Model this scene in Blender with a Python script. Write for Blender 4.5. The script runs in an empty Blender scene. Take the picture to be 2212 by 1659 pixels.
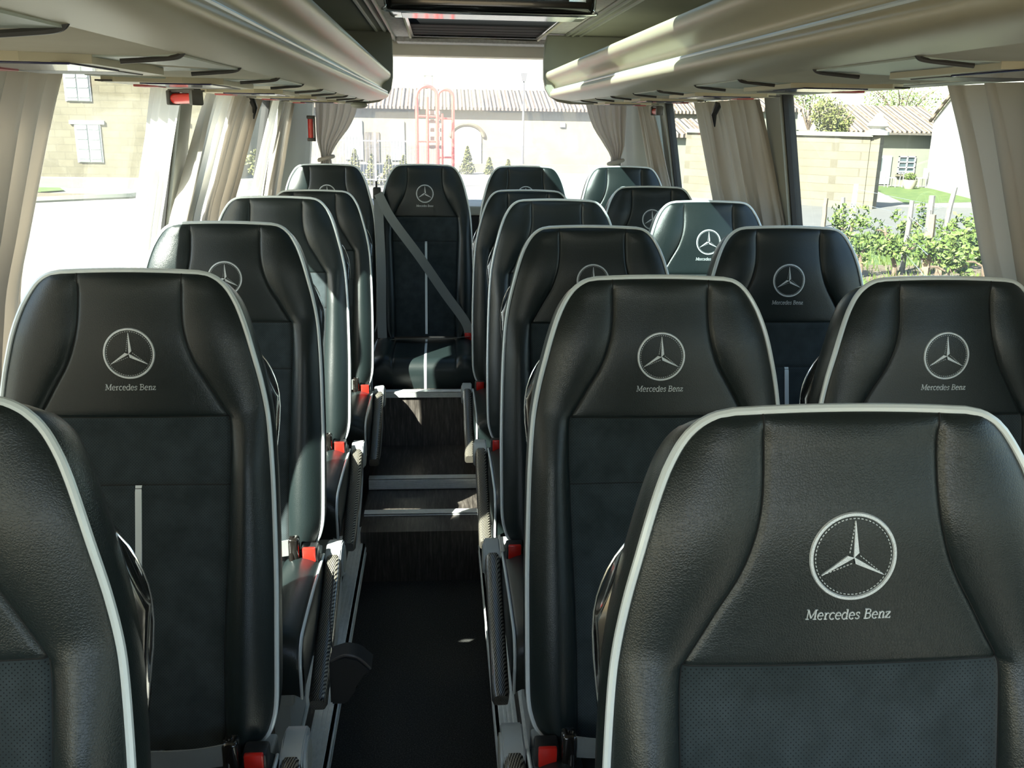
import bpy, bmesh, math, random
from mathutils import Vector, Matrix
random.seed(7)
scn = bpy.context.scene
COL = scn.collection
CZ = 1.71            # eye height above the aisle carpet
PI = math.pi
# ------------------------------------------------------------------ camera
def setup_camera():
    f, pitch, yaw, roll = 2000.0, .2780, .0797, .0170
    cp, sp, cy, sy = math.cos(pitch), math.sin(pitch), math.cos(yaw), math.sin(yaw)
    fwd = Vector((sy*cp, cy*cp, -sp)); right = Vector((cy, -sy, 0)); up = right.cross(fwd)
    c, s = math.cos(roll), math.sin(roll)
    r2 = right*c + up*s; u2 = up*c - right*s
    cam = bpy.data.cameras.new('camera'); cam.sensor_width = 36; cam.lens = 36*f/2212
    cam.clip_start = .02; cam.clip_end = 400
    ob = bpy.data.objects.new('camera', cam); COL.objects.link(ob)
    m = Matrix((( r2.x, u2.x, -fwd.x, 0), (r2.y, u2.y, -fwd.y, 0), (r2.z, u2.z, -fwd.z, CZ), (0, 0, 0, 1)))
    ob.matrix_world = m
    scn.camera = ob
setup_camera()
# ------------------------------------------------------------------ light
scn.view_settings.view_transform = 'Standard'; scn.view_settings.look = 'None'
scn.view_settings.gamma = 1; scn.view_settings.use_curve_mapping = False
scn.view_settings.exposure = 1.12
SUN_DIR = Vector((.88, .86, -1)).normalized()
SUN_STRENGTH = 24.0
SKY_STRENGTH = .36
w = bpy.data.worlds.new('world'); scn.world = w; w.use_nodes = True
nt = w.node_tree; nt.nodes.clear()
sky = nt.nodes.new('ShaderNodeTexSky'); sky.sky_type = 'NISHITA'; sky.sun_disc = False
sky.sun_elevation = math.asin(-SUN_DIR.z); sky.sun_rotation = math.atan2(-SUN_DIR.x, -SUN_DIR.y)
sky.air_density = 1.2; sky.dust_density = 1.2; sky.ozone_density = 1.0
bg = nt.nodes.new('ShaderNodeBackground'); out = nt.nodes.new('ShaderNodeOutputWorld')
bg.inputs['Strength'].default_value = SKY_STRENGTH
nt.links.new(sky.outputs[0], bg.inputs[0]); nt.links.new(bg.outputs[0], out.inputs[0])
sl = bpy.data.lights.new('sun', 'SUN'); sl.energy = SUN_STRENGTH; sl.angle = .0093; sl.color = (1, .95, .86)
so = bpy.data.objects.new('sun', sl); COL.objects.link(so)
so.rotation_mode = 'QUATERNION'; so.rotation_quaternion = SUN_DIR.to_track_quat('-Z', 'Y')
cy = scn.cycles
cy.max_bounces = 10; cy.diffuse_bounces = 5; cy.glossy_bounces = 4; cy.transmission_bounces = 6
cy.transparent_max_bounces = 24; cy.sample_clamp_indirect = 6; cy.caustics_reflective = False; cy.caustics_refractive = False
# ------------------------------------------------------------------ materials
def mat(name, col, rough=.5, metal=0, coat=0, coat_r=.05, spec=.5, sheen=0):
    m = bpy.data.materials.new(name); m.use_nodes = True
    b = m.node_tree.nodes['Principled BSDF']
    b.inputs['Base Color'].default_value = (*col, 1); b.inputs['Roughness'].default_value = rough
    b.inputs['Metallic'].default_value = metal; b.inputs['Specular IOR Level'].default_value = spec
    b.inputs['Coat Weight'].default_value = coat; b.inputs['Coat Roughness'].default_value = coat_r
    b.inputs['Sheen Weight'].default_value = sheen
    return m
def N(m, t, **k):
    n = m.node_tree.nodes.new(t)
    for a, v in k.items(): setattr(n, a, v)
    return n
def L(m, a, b): m.node_tree.links.new(a, b)
def bsdf(m): return m.node_tree.nodes['Principled BSDF']
def coords(m, scale=(1, 1, 1), rot=(0, 0, 0)):
    tc = N(m, 'ShaderNodeTexCoord'); mp = N(m, 'ShaderNodeMapping')
    mp.inputs['Scale'].default_value = scale; mp.inputs['Rotation'].default_value = rot
    L(m, tc.outputs['Object'], mp.inputs[0]); return mp.outputs[0]
def bump(m, h, strength=.3, dist=.001):
    b = N(m, 'ShaderNodeBump'); b.inputs['Strength'].default_value = strength; b.inputs['Distance'].default_value = dist
    L(m, h, b.inputs['Height']); L(m, b.outputs[0], bsdf(m).inputs['Normal']); return b
def noise(m, vec, scale, detail=3, rough=.55):
    n = N(m, 'ShaderNodeTexNoise'); n.inputs['Scale'].default_value = scale; n.inputs['Detail'].default_value = detail
    n.inputs['Roughness'].default_value = rough
    if vec is not None: L(m, vec, n.inputs['Vector'])
    return n.outputs['Fac']
def ramp(m, fac, stops):
    r = N(m, 'ShaderNodeValToRGB'); e = r.color_ramp.elements
    while len(e) < len(stops): e.new(.5)
    for i, (p, c) in enumerate(stops): e[i].position = p; e[i].color = (*c, 1)
    L(m, fac, r.inputs[0]); return r.outputs[0]
def varied(name, c1, c2, scale, rough=.6, bs=.3, bd=.01, detail=4, metal=0):
    m = mat(name, c1, rough, metal); v = coords(m); n = noise(m, v, scale, detail)
    L(m, ramp(m, n, [(.3, c1), (.7, c2)]), bsdf(m).inputs['Base Color'])
    if bs: bump(m, n, bs, bd)
    return m
def leather():
    m = mat('black_leather', (.010, .0165, .0170), .34, spec=.48)
    v = coords(m)
    vo = N(m, 'ShaderNodeTexVoronoi', feature='DISTANCE_TO_EDGE'); vo.inputs['Scale'].default_value = 330
    nz = N(m, 'ShaderNodeTexNoise'); nz.inputs['Scale'].default_value = 90
    mx = N(m, 'ShaderNodeMix', data_type='RGBA'); mx.inputs[0].default_value = .004
    L(m, v, nz.inputs['Vector']); L(m, v, mx.inputs[6]); L(m, nz.outputs['Color'], mx.inputs[7])
    L(m, mx.outputs[2], vo.inputs['Vector'])
    mr = N(m, 'ShaderNodeMath', operation='MINIMUM'); mr.inputs[1].default_value = .25
    L(m, vo.outputs['Distance'], mr.inputs[0])
    bump(m, mr.outputs[0], .32, .0012)
    n = noise(m, v, 9, 3); r = N(m, 'ShaderNodeMapRange'); r.inputs[3].default_value = .28; r.inputs[4].default_value = .40
    L(m, n, r.inputs[0]); L(m, r.outputs[0], bsdf(m).inputs['Roughness'])
    return m
def perforated():
    m = mat('slate_microfibre', (.030, .044, .052), .85, sheen=.35, spec=.2)
    v = coords(m, (1, 0, 1), (0, PI/4, 0)); 
    tc = N(m, 'ShaderNodeTexCoord'); sx = N(m, 'ShaderNodeSeparateXYZ'); L(m, tc.outputs['Object'], sx.inputs[0])
    def mth(op, a, b=None):
        n = N(m, 'ShaderNodeMath', operation=op)
        for i, q in enumerate((a, b)):
            if q is None: continue
            if isinstance(q, (int, float)): n.inputs[i].default_value = q
            else: L(m, q, n.inputs[i])
        return n.outputs[0]
    s = 260
    a = mth('MULTIPLY', mth('ADD', sx.outputs[0], sx.outputs[2]), s*.7); b = mth('MULTIPLY', mth('SUBTRACT', sx.outputs[0], sx.outputs[2]), s*.7)
    fa = mth('SUBTRACT', mth('FRACT', a), .5); fb = mth('SUBTRACT', mth('FRACT', b), .5)
    d = mth('ADD', mth('MULTIPLY', fa, fa), mth('MULTIPLY', fb, fb)); dot = mth('LESS_THAN', d, .035)
    n = noise(m, tc.outputs['Object'], 22, 3)
    c = ramp(m, n, [(.3, (.019, .029, .032)), (.7, (.038, .053, .060))])
    mx = N(m, 'ShaderNodeMix', data_type='RGBA'); L(m, dot, mx.inputs[0]); L(m, c, mx.inputs[6]); mx.inputs[7].default_value = (.006, .008, .010, 1)
    L(m, mx.outputs[2], bsdf(m).inputs['Base Color'])
    bump(m, mth('SUBTRACT', 1, dot), .3, .0005)
    return m
def carbon():
    m = mat('carbon_weave', (.02, .02, .02), .3, coat=1, coat_r=.04)
    v = coords(m, (1, 1, 1), (.5, .3, PI/4))
    wv = N(m, 'ShaderNodeTexWave'); wv.inputs['Scale'].default_value = 95; wv.inputs['Distortion'].default_value = .2; L(m, v, wv.inputs['Vector'])
    ck = N(m, 'ShaderNodeTexChecker'); ck.inputs['Scale'].default_value = 320; L(m, coords(m), ck.inputs['Vector'])
    mx = N(m, 'ShaderNodeMath', operation='MULTIPLY'); L(m, wv.outputs['Fac'], mx.inputs[0]); L(m, ck.outputs['Fac'], mx.inputs[1])
    ad = N(m, 'ShaderNodeMath', operation='ADD'); L(m, mx.outputs[0], ad.inputs[0]); L(m, wv.outputs['Fac'], ad.inputs[1])
    L(m, ramp(m, ad.outputs[0], [(.2, (.008, .007, .006)), (1, (.34, .32, .27))]), bsdf(m).inputs['Base Color'])  # pale ribs put the highlights of the weave into the colour
    bsdf(m).inputs['Metallic'].default_value = .5
    bump(m, ad.outputs[0], .4, .0008)
    return m
def glass(name, tint, gloss=.06, haze=0.0, hazecol=(.9, .88, .85)):
    m = bpy.data.materials.new(name); m.use_nodes = True; t = m.node_tree; t.nodes.clear()
    o = t.nodes.new('ShaderNodeOutputMaterial'); tr = t.nodes.new('ShaderNodeBsdfTransparent'); tr.inputs[0].default_value = (*tint, 1)
    gl = t.nodes.new('ShaderNodeBsdfGlossy'); gl.inputs['Roughness'].default_value = .02
    mx = t.nodes.new('ShaderNodeMixShader'); mx.inputs[0].default_value = gloss
    t.links.new(tr.outputs[0], mx.inputs[1]); t.links.new(gl.outputs[0], mx.inputs[2])
    last = mx.outputs[0]
    if haze:
        tl = t.nodes.new('ShaderNodeBsdfTranslucent'); tl.inputs[0].default_value = (*hazecol, 1)
        nz = t.nodes.new('ShaderNodeTexNoise'); nz.inputs['Scale'].default_value = 5; nz.inputs['Detail'].default_value = 5
        mr = t.nodes.new('ShaderNodeMapRange'); mr.inputs[3].default_value = haze*.7; mr.inputs[4].default_value = haze*1.3
        t.links.new(nz.outputs['Fac'], mr.inputs[0])
        m2 = t.nodes.new('ShaderNodeMixShader'); t.links.new(mr.outputs[0], m2.inputs[0])
        t.links.new(last, m2.inputs[1]); t.links.new(tl.outputs[0], m2.inputs[2]); last = m2.outputs[0]
    t.links.new(last, o.inputs[0]); return m
def cloth(name, col, tl=.45):
    m = mat(name, col, .9, sheen=.2); t = m.node_tree; b = bsdf(m)
    v = coords(m); n = noise(m, v, 700, 2); bump(m, n, .15, .0005)
    tr = t.nodes.new('ShaderNodeBsdfTranslucent'); tr.inputs[0].default_value = (*col, 1)
    mx = t.nodes.new('ShaderNodeMixShader'); mx.inputs[0].default_value = tl
    o = t.nodes['Material Output']; L(m, b.outputs[0], mx.inputs[1]); L(m, tr.outputs[0], mx.inputs[2]); L(m, mx.outputs[0], o.inputs[0])
    return m
M = {}
M['leather'] = leather(); M['fabric'] = perforated(); M['carbon'] = carbon()
M['piping'] = mat('silver_piping', (.74, .81, .83), .36, .1, coat=.3, coat_r=.2)
M['thread'] = varied('silver_thread', (.55, .60, .62), (.80, .84, .86), 900, .4, .5, .0006, 2, .3)
M['seam'] = mat('seam_thread', (.004, .005, .005), .7)
M['gloss_black'] = mat('gloss_black', (.008, .007, .006), .18, coat=.8, coat_r=.06)
M['plastic_black'] = mat('black_plastic', (.015, .016, .017), .4)
M['grey_plastic'] = mat('grey_plastic', (.42, .46, .46), .42)
M['red'] = mat('red_button', (.62, .02, .012), .3, coat=.4)
M['chrome'] = mat('chrome', (.75, .77, .78), .15, 1)
M['alu'] = varied('brushed_aluminium', (.72, .76, .75), (.84, .87, .86), 60, .40, .05, .001, 3, .25)
M['belt'] = mat('belt_webbing', (.20, .22, .215), .6, sheen=.3)
def _belt():
    m = M['belt']; wv = N(m, 'ShaderNodeTexWave'); wv.inputs['Scale'].default_value = 330; L(m, coords(m, (1, 1, 1), (0, .6, .3)), wv.inputs['Vector']); bump(m, wv.outputs['Fac'], .6, .0006)
_belt()
M['beige'] = varied('beige_moulding', (.59, .53, .37), (.63, .57, .41), 2.5, .42, .03, .001)
M['beige_face'] = varied('rack_face', (.57, .51, .36), (.60, .54, .385), 3, .36, .02, .001)
M['felt'] = varied('beige_felt', (.64, .59, .46), (.72, .67, .54), 7, .95, .35, .003, 6)
M['header'] = varied('pale_header', (.80, .74, .64), (.86, .80, .70), 7, .9, .1, .001)
M['blind'] = mat('dark_blind', (.010, .008, .008), .8, spec=.15)
M['olive'] = varied('grey_ceiling', (.30, .29, .22), (.34, .33, .255), 4, .55, .05, .001)
M['cap'] = varied('rack_end', (.27, .27, .225), (.30, .30, .25), 6, .5, .05, .001)
M['unit'] = mat('unit_plastic', (.45, .50, .44), .4)
M['unit_trim'] = mat('unit_bracket', (.07, .065, .06), .4)
M['unit_blue'] = mat('unit_blue_lens', (.03, .03, .10), .15, coat=.5)
M['unit_red'] = mat('unit_red_tag', (.55, .12, .12), .4)
M['speckle'] = varied('speckled_liner', (.55, .50, .50), (.74, .72, .70), 60, .9, .3, .002, 6)
M['pillar'] = mat('pillar_trim', (.30, .31, .275), .55)
M['rubber'] = mat('black_rubber', (.015, .015, .015), .7)
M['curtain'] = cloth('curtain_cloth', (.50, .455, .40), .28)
M['curtain_sunlit'] = cloth('sunlit_curtain_cloth', (.74, .71, .66), .60)  # lighter, more translucent copy of the curtain cloth, sun glow put into the colour
M['glass'] = glass('side_glass', (.78, .81, .79), .04, .010, (.9, .95, .9))
M['rear_glass'] = glass('rear_glass', (.80, .80, .79), .04, .11, (.95, .90, .85))
M['roof_glass'] = glass('roof_glass', (.50, .565, .56), .10)
def carpet():
    m = mat('charcoal_carpet', (.012, .013, .013), .95); v = coords(m)
    n = noise(m, v, 260, 4, .8); L(m, ramp(m, n, [(.35, (.008, .009, .009)), (.55, (.05, .052, .050)), (.72, (.22, .22, .20))]), bsdf(m).inputs['Base Color'])
    bump(m, n, 1, .006); return m
def darkwood():
    m = mat('dark_wood_vinyl', (.05, .045, .04), .32); v = coords(m, (14, 1.2, 1.2))
    n = noise(m, v, 8, 8, .7); L(m, ramp(m, n, [(.35, (.022, .019, .017)), (.55, (.07, .062, .055)), (.7, (.16, .145, .13))]), bsdf(m).inputs['Base Color'])
    bump(m, n, .15, .001); return m
M['carpet'] = carpet(); M['wood'] = darkwood()
def masonry(name, c1, c2, mortar, scale=1.0, bw=.6, rh=.3, stain=.5):
    m = mat(name, c1, .9); tc = N(m, 'ShaderNodeTexCoord'); 
    br = N(m, 'ShaderNodeTexBrick'); br.inputs['Scale'].default_value = scale; br.inputs['Brick Width'].default_value = bw; br.inputs['Row Height'].default_value = rh
    br.inputs['Mortar Size'].default_value = .012; br.inputs['Color1'].default_value = (*c1, 1); br.inputs['Color2'].default_value = (*c2, 1); br.inputs['Mortar'].default_value = (*mortar, 1)
    sp = N(m, 'ShaderNodeSeparateXYZ'); cb = N(m, 'ShaderNodeCombineXYZ'); ad = N(m, 'ShaderNodeMath', operation='ADD')
    L(m, tc.outputs['Object'], sp.inputs[0]); L(m, sp.outputs[0], ad.inputs[0]); L(m, sp.outputs[1], ad.inputs[1])
    L(m, ad.outputs[0], cb.inputs[0]); L(m, sp.outputs[2], cb.inputs[1]); L(m, cb.outputs[0], br.inputs['Vector'])
    n = noise(m, tc.outputs['Object'], .8, 8, .65)
    mx = N(m, 'ShaderNodeMix', data_type='RGBA', blend_type='MULTIPLY'); mx.inputs[0].default_value = stain
    L(m, br.outputs['Color'], mx.inputs[6]); L(m, ramp(m, n, [(.35, (.45, .42, .30)), (.6, (1, 1, 1))]), mx.inputs[7]); L(m, mx.outputs[2], bsdf(m).inputs['Base Color'])
    return m
M['stone'] = masonry('limestone_blocks', (0.118, 0.105, 0.071), (0.100, 0.089, 0.060), (0.078, 0.069, 0.047), 1, .7, .32)
M['stone_pale'] = masonry('pale_limestone', (0.133, 0.121, 0.092), (0.120, 0.109, 0.079), (0.090, 0.081, 0.060), 1, .6, .28, .3)
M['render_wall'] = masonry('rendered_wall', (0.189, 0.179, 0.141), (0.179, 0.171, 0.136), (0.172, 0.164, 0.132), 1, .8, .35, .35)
M['render_green'] = varied('shaded_render', (0.131, 0.140, 0.113), (0.156, 0.162, 0.131), 1.2, .9, .1, .01, 6)  # shade on the cottage facade is put into this greenish colour
M['white_wall'] = varied('whitewashed_wall', (0.302, 0.294, 0.270), (0.325, 0.318, 0.298), 1, .9, .1, .01)
def tiles():
    m = mat('clay_tiles', (.45, .3, .2), .85); v = coords(m)
    wv = N(m, 'ShaderNodeTexWave', bands_direction='X'); wv.inputs['Scale'].default_value = 1.3; L(m, v, wv.inputs['Vector'])
    n = noise(m, v, 3, 5); ad = N(m, 'ShaderNodeMath', operation='ADD'); L(m, wv.outputs['Fac'], ad.inputs[0]); L(m, n, ad.inputs[1])
    L(m, ramp(m, ad.outputs[0], [(.35, (.06, .042, .03)), (.62, (.13, .095, .07)), (1, (.20, .155, .12))]), bsdf(m).inputs['Base Color'])
    bump(m, wv.outputs['Fac'], 1, .1); return m
M['tiles'] = tiles()
M['gravel'] = varied('pale_gravel', (0.128, 0.124, 0.108), (0.154, 0.149, 0.133), 3, .95, .3, .02, 8)
M['asphalt'] = varied('pale_road', (0.082, 0.082, 0.079), (0.098, 0.098, 0.093), 2, .9, .2, .01, 8)
M['soil'] = varied('vineyard_soil', (0.071, 0.053, 0.033), (0.106, 0.086, 0.055), 4, .95, .6, .04, 8)
M['grass'] = varied('grass_ground', (0.029, 0.064, 0.009), (0.072, 0.103, 0.022), 3, .9, .6, .05, 8)
M['leaf'] = varied('vine_leaf', (0.040, 0.076, 0.010), (0.081, 0.106, 0.020), 8, .6, 0)
M['leaf_dark'] = varied('tree_leaf', (0.049, 0.064, 0.015), (0.118, 0.122, 0.029), 2, .7, 0)
M['conifer'] = varied('conifer_leaf', (0.067, 0.084, 0.022), (0.146, 0.140, 0.045), 4, .8, 0)
M['bark'] = varied('vine_bark', (.07, .05, .035), (.15, .11, .08), 20, .9, .6, .01)
M['grey_wood'] = varied('weathered_wood', (0.109, 0.105, 0.097), (0.176, 0.168, 0.155), 12, .9, .4, .01)
M['tan_wood'] = varied('tan_wood', (0.176, 0.126, 0.076), (0.218, 0.164, 0.105), 12, .9, .3, .01)
M['wire'] = mat('galvanised_wire', (.55, .57, .58), .35, .9)
M['white_paint'] = mat('white_paint', (0.433, 0.443, 0.433), .5)
M['shutter'] = mat('pale_shutter', (0.167, 0.194, 0.189), .6)
M['dark_glass'] = mat('window_dark', (.05, .07, .08), .1)
M['iron'] = mat('painted_iron', (.13, .13, .14), .5)
M['red_tube'] = mat('red_tube', (.62, .06, .05), .35, coat=.3)
M['dark_gate'] = varied('dark_boards', (.05, .045, .04), (.10, .09, .075), 6, .8, .2, .01)
M['terracotta'] = mat('stone_pot', (0.270, 0.252, 0.198), .9)
# ------------------------------------------------------------------ mesh helpers
CACHE = {}
def link(name, me, parent=None, loc=(0, 0, 0), rot=(0, 0, 0)):
    o = bpy.data.objects.new(name, me); COL.objects.link(o); o.location = loc; o.rotation_euler = rot
    if parent is not None: o.parent = parent
    return o
def finish(bm, name, m, smooth=True, angle=40, recalc=True):
    if recalc: bmesh.ops.recalc_face_normals(bm, faces=bm.faces)
    me = bpy.data.meshes.new(name); bm.to_mesh(me); bm.free()
    me.materials.append(m)
    if smooth:
        me.polygons.foreach_set('use_smooth', [True]*len(me.polygons))
        try: me.set_sharp_from_angle(angle=math.radians(angle))
        except Exception: pass
    return me
def box(bm, a, b, bev=0, seg=2):
    r = bmesh.ops.create_cube(bm, size=1)
    vs = r['verts']
    c = [(a[i]+b[i])/2 for i in range(3)]; s = [abs(b[i]-a[i]) for i in range(3)]
    for v in vs: v.co = Vector((c[0]+v.co.x*s[0], c[1]+v.co.y*s[1], c[2]+v.co.z*s[2]))
    if bev:
        es = {e for v in vs for e in v.link_edges}
        bmesh.ops.bevel(bm, geom=list(es), offset=bev, segments=seg, affect='EDGES', profile=.5)
    return vs
def tube(bm, pts, r, n=8, closed=False, cap=True, rad=None):
    pts = [Vector(p) for p in pts]; k = len(pts); rings = []; prev = None
    for i, p in enumerate(pts):
        if closed: t = pts[(i+1) % k]-pts[i-1]
        else: t = pts[min(i+1, k-1)]-pts[max(i-1, 0)]
        if t.length < 1e-9: t = Vector((0, 0, 1))
        t.normalize()
        if prev is None:
            a = Vector((0, 0, 1)) if abs(t.z) < .9 else Vector((1, 0, 0)); u = t.cross(a).normalized()
        else:
            u = prev - t*prev.dot(t); u.normalize()
        prev = u; v = t.cross(u); rr = rad[i] if rad else r
        rings.append([bm.verts.new(p+(u*math.cos(2*PI*j/n)+v*math.sin(2*PI*j/n))*rr) for j in range(n)])
    for i in range(k if closed else k-1):
        A, B = rings[i], rings[(i+1) % k]
        for j in range(n): bm.faces.new((A[j], A[(j+1) % n], B[(j+1) % n], B[j]))
    if cap and not closed: bm.faces.new(rings[0][::-1]); bm.faces.new(rings[-1])
def prism(bm, poly, axis, a, b):
    """poly: 2D points in the plane across axis, extruded from a to b"""
    def P(p, t):
        return Vector((t, p[0], p[1])) if axis == 0 else Vector((p[0], t, p[1])) if axis == 1 else Vector((p[0], p[1], t))
    A = [bm.verts.new(P(p, a)) for p in poly]; B = [bm.verts.new(P(p, b)) for p in poly]; n = len(poly)
    for i in range(n): bm.faces.new((A[i], A[(i+1) % n], B[(i+1) % n], B[i]))
    bm.faces.new(A[::-1]); bm.faces.new(B)
def cyl(bm, p, q, r, n=16): tube(bm, [p, q], r, n)
def strap(bm, pts, width_dirs, wd, th=.0022):
    """flat webbing along pts, width vector per point"""
    L_, R_ = [], []
    n = len(pts); pts = [Vector(p) for p in pts]; rings = []
    for i, p in enumerate(pts):
        t = (pts[min(i+1, n-1)]-pts[max(i-1, 0)]).normalized(); wv = Vector(width_dirs[i] if isinstance(width_dirs, list) else width_dirs)
        wv = (wv - t*wv.dot(t)).normalized(); nn = t.cross(wv)
        rings.append([bm.verts.new(p+wv*wd/2*a+nn*th/2*b) for a, b in ((-1, -1), (1, -1), (1, 1), (-1, 1))])
    for i in range(n-1):
        for j in range(4): bm.faces.new((rings[i][j], rings[i][(j+1) % 4], rings[i+1][(j+1) % 4], rings[i+1][j]))
    bm.faces.new(rings[0][::-1]); bm.faces.new(rings[-1])
def bez(pts, n=8):
    """Catmull-Rom through points"""
    pts = [Vector(p) for p in pts]; o = []
    for i in range(len(pts)-1):
        p0 = pts[max(i-1, 0)]; p1 = pts[i]; p2 = pts[i+1]; p3 = pts[min(i+2, len(pts)-1)]
        for j in range(n):
            t = j/n; o.append(.5*((2*p1)+(p2-p0)*t+(2*p0-5*p1+4*p2-p3)*t*t+(3*p1-p0-3*p2+p3)*t**3))
    o.append(pts[-1]); return o
def thing(name, label, cat, loc=(0, 0, 0), rot=(0, 0, 0), group=None):
    o = bpy.data.objects.new(name, None); COL.objects.link(o); o.location = loc; o.rotation_euler = rot
    o.empty_display_size = .1
    o['label'] = label; o['category'] = cat
    if group: o['group'] = group
    return o
def tag(o, label, cat, group=None, kind=None):
    o['label'] = label; o['category'] = cat
    if group: o['group'] = group
    if kind: o['kind'] = kind
    return o
def struct(name, me, label=None):
    o = link(name, me); o['kind'] = 'structure'
    if label: o['label'] = label
    return o
def part(name, build, m, parent, smooth=True, angle=40, key=None, label=None, recalc=True):
    k = key or None
    if k and k in CACHE: me = CACHE[k]
    else:
        bm = bmesh.new(); build(bm); me = finish(bm, name, m, smooth, angle, recalc)
        if k: CACHE[k] = me
    o = link(name, me, parent)
    if label: o['label'] = label
    return o
def interp(tab, z):
    """monotone-ish cosine free cubic through a descending table"""
    n = len(tab)
    if z >= tab[0][0]: return tab[0][1]
    if z <= tab[-1][0]: return tab[-1][1]
    for i in range(n-1):
        a, b = tab[i], tab[i+1]
        if b[0] <= z <= a[0]:
            h = a[0]-b[0]; t = (a[0]-z)/h
            def sl(j):
                if j <= 0 or j >= n-1: 
                    j0, j1 = (0, 1) if j <= 0 else (n-2, n-1)
                    return (tab[j1][1]-tab[j0][1])/(tab[j0][0]-tab[j1][0])
                d0 = (tab[j][1]-tab[j-1][1])/(tab[j-1][0]-tab[j][0]); d1 = (tab[j+1][1]-tab[j][1])/(tab[j][0]-tab[j+1][0])
                return 0 if d0*d1 < 0 else (d0+d1)/2 if abs(d0+d1)/2 < 3*min(abs(d0), abs(d1)) else 3*math.copysign(min(abs(d0), abs(d1)), d0)
            m0, m1 = sl(i)*h, sl(i+1)*h
            return (2*t**3-3*t*t+1)*a[1]+(t**3-2*t*t+t)*m0+(-2*t**3+3*t*t)*b[1]+(t**3-t*t)*m1
# ------------------------------------------------------------------ the coach seat
HE = 1.14            # emblem height above the seat platform (origin of the z values below)
HALF = [(.140, .118), (.138, .132), (.133, .145), (.124, .157), (.11, .168), (.09, .179), (.06, .192), (.03, .202), (0, .210), (-.05, .222), (-.11, .232), (-.2, .239), (-.3, .243), (-.45, .246), (-.6, .245), (-.655, .238), (-.685, .224), (-.70, .205)]
SEAM = [(.14, .090), (.10, .0885), (.06, .0895), (.02, .096), (-.02, .110), (-.06, .133), (-.09, .150), (-.112, .163), (-.12, .1665), (-.15, .168), (-.25, .166), (-.35, .162), (-.5, .156), (-.7, .153)]
BASE = [(.14, .022), (.125, .0215), (.11, .0200), (.09, .0150), (.07, .0090), (.05, .0030), (.03, -.002), (.01, -.0055), (-.02, -.009), (-.06, -.0125), (-.09, -.0155), (-.115, -.019), (-.16, -.030), (-.235, -.050), (-.35, -.083), (-.5, -.128), (-.62, -.157), (-.70, -.170)]
def ysurf(x, z):
    w_ = interp(HALF, z); s = interp(SEAM, z); ax = abs(x); y = interp(BASE, z)
    k = max(0, min(1, (-.10-z)/.10))
    roll = 0
    if ax <= s:
        t = ax/s; y -= (.007*(1-k)-.004*k)*(1-t*t)*min(1, max(0, (.142-z)/.03))
    else:
        t = min(1, (ax-s)/(w_-s)); y -= math.sin(PI*t**.8)*(.007+.017*k)*min(1, max(0, (.142-z)/.03))
        roll = .010*t**5
    y += .0035*math.exp(-((ax-s)/.0032)**2)*max(0, min(1, (.137-z)/.02))
    for zs in (-.115, -.235):
        if ax <= s+.004: y += .003*math.exp(-((z-zs)/.003)**2)
    y += max(roll, .010*((z-.118)/.022)**3 if z > .118 else 0)
    return y
ZR = []
z_ = .140
while z_ > -.70:
    ZR.append(z_); z_ -= (.0025 if z_ > .125 else .006 if z_ > .09 else .010 if z_ > -.16 else .016)
ZR.append(-.70)
for zs in (-.115, -.235): ZR += [zs, zs+.003, zs-.003, zs+.006, zs-.006]
ZR += [-.69, -.68, -.67]
ZR = sorted(set(round(a, 5) for a in ZR), reverse=True)
ZR = [a for i, a in enumerate(ZR) if i == 0 or ZR[i-1]-a > .0012 or a in (-.115, -.235)]
def xrow(z):
    w_ = interp(HALF, z); s = interp(SEAM, z)
    o = [-w_+(w_-s-.008)*i/10 for i in range(11)]+[-s-.004, -s, -s+.004]
    o += [-s+.008+(2*s-.016)*i/20 for i in range(21)]+[s-.004, s, s+.004]+[s+.008+(w_-s-.008)*i/10 for i in range(11)]
    return o
def arch(x, z): return z-.25*x*x*max(0, min(1, (z-.08)/.06))
I_S0, I_S1 = 12, 36       # seam column indices
def front_grid():
    return [[Vector((x, ysurf(x, z), arch(x, z)+HE)) for x in xrow(z)] for z in ZR]
FG = front_grid(); NR, NC = len(FG), len(FG[0])
assert all(len(r) == NC for r in FG)
ZI = {round(z, 5): i for i, z in enumerate(ZR)}
i115 = min(range(NR), key=lambda i: abs(ZR[i]+.115)); i235 = min(range(NR), key=lambda i: abs(ZR[i]+.235))
OUT = [FG[i][0] for i in range(NR-1, -1, -1)]+[FG[0][j] for j in range(1, NC)]+[FG[i][NC-1] for i in range(1, NR)]
BOT = [FG[NR-1][j] for j in range(NC-2, 0, -1)]
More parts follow.
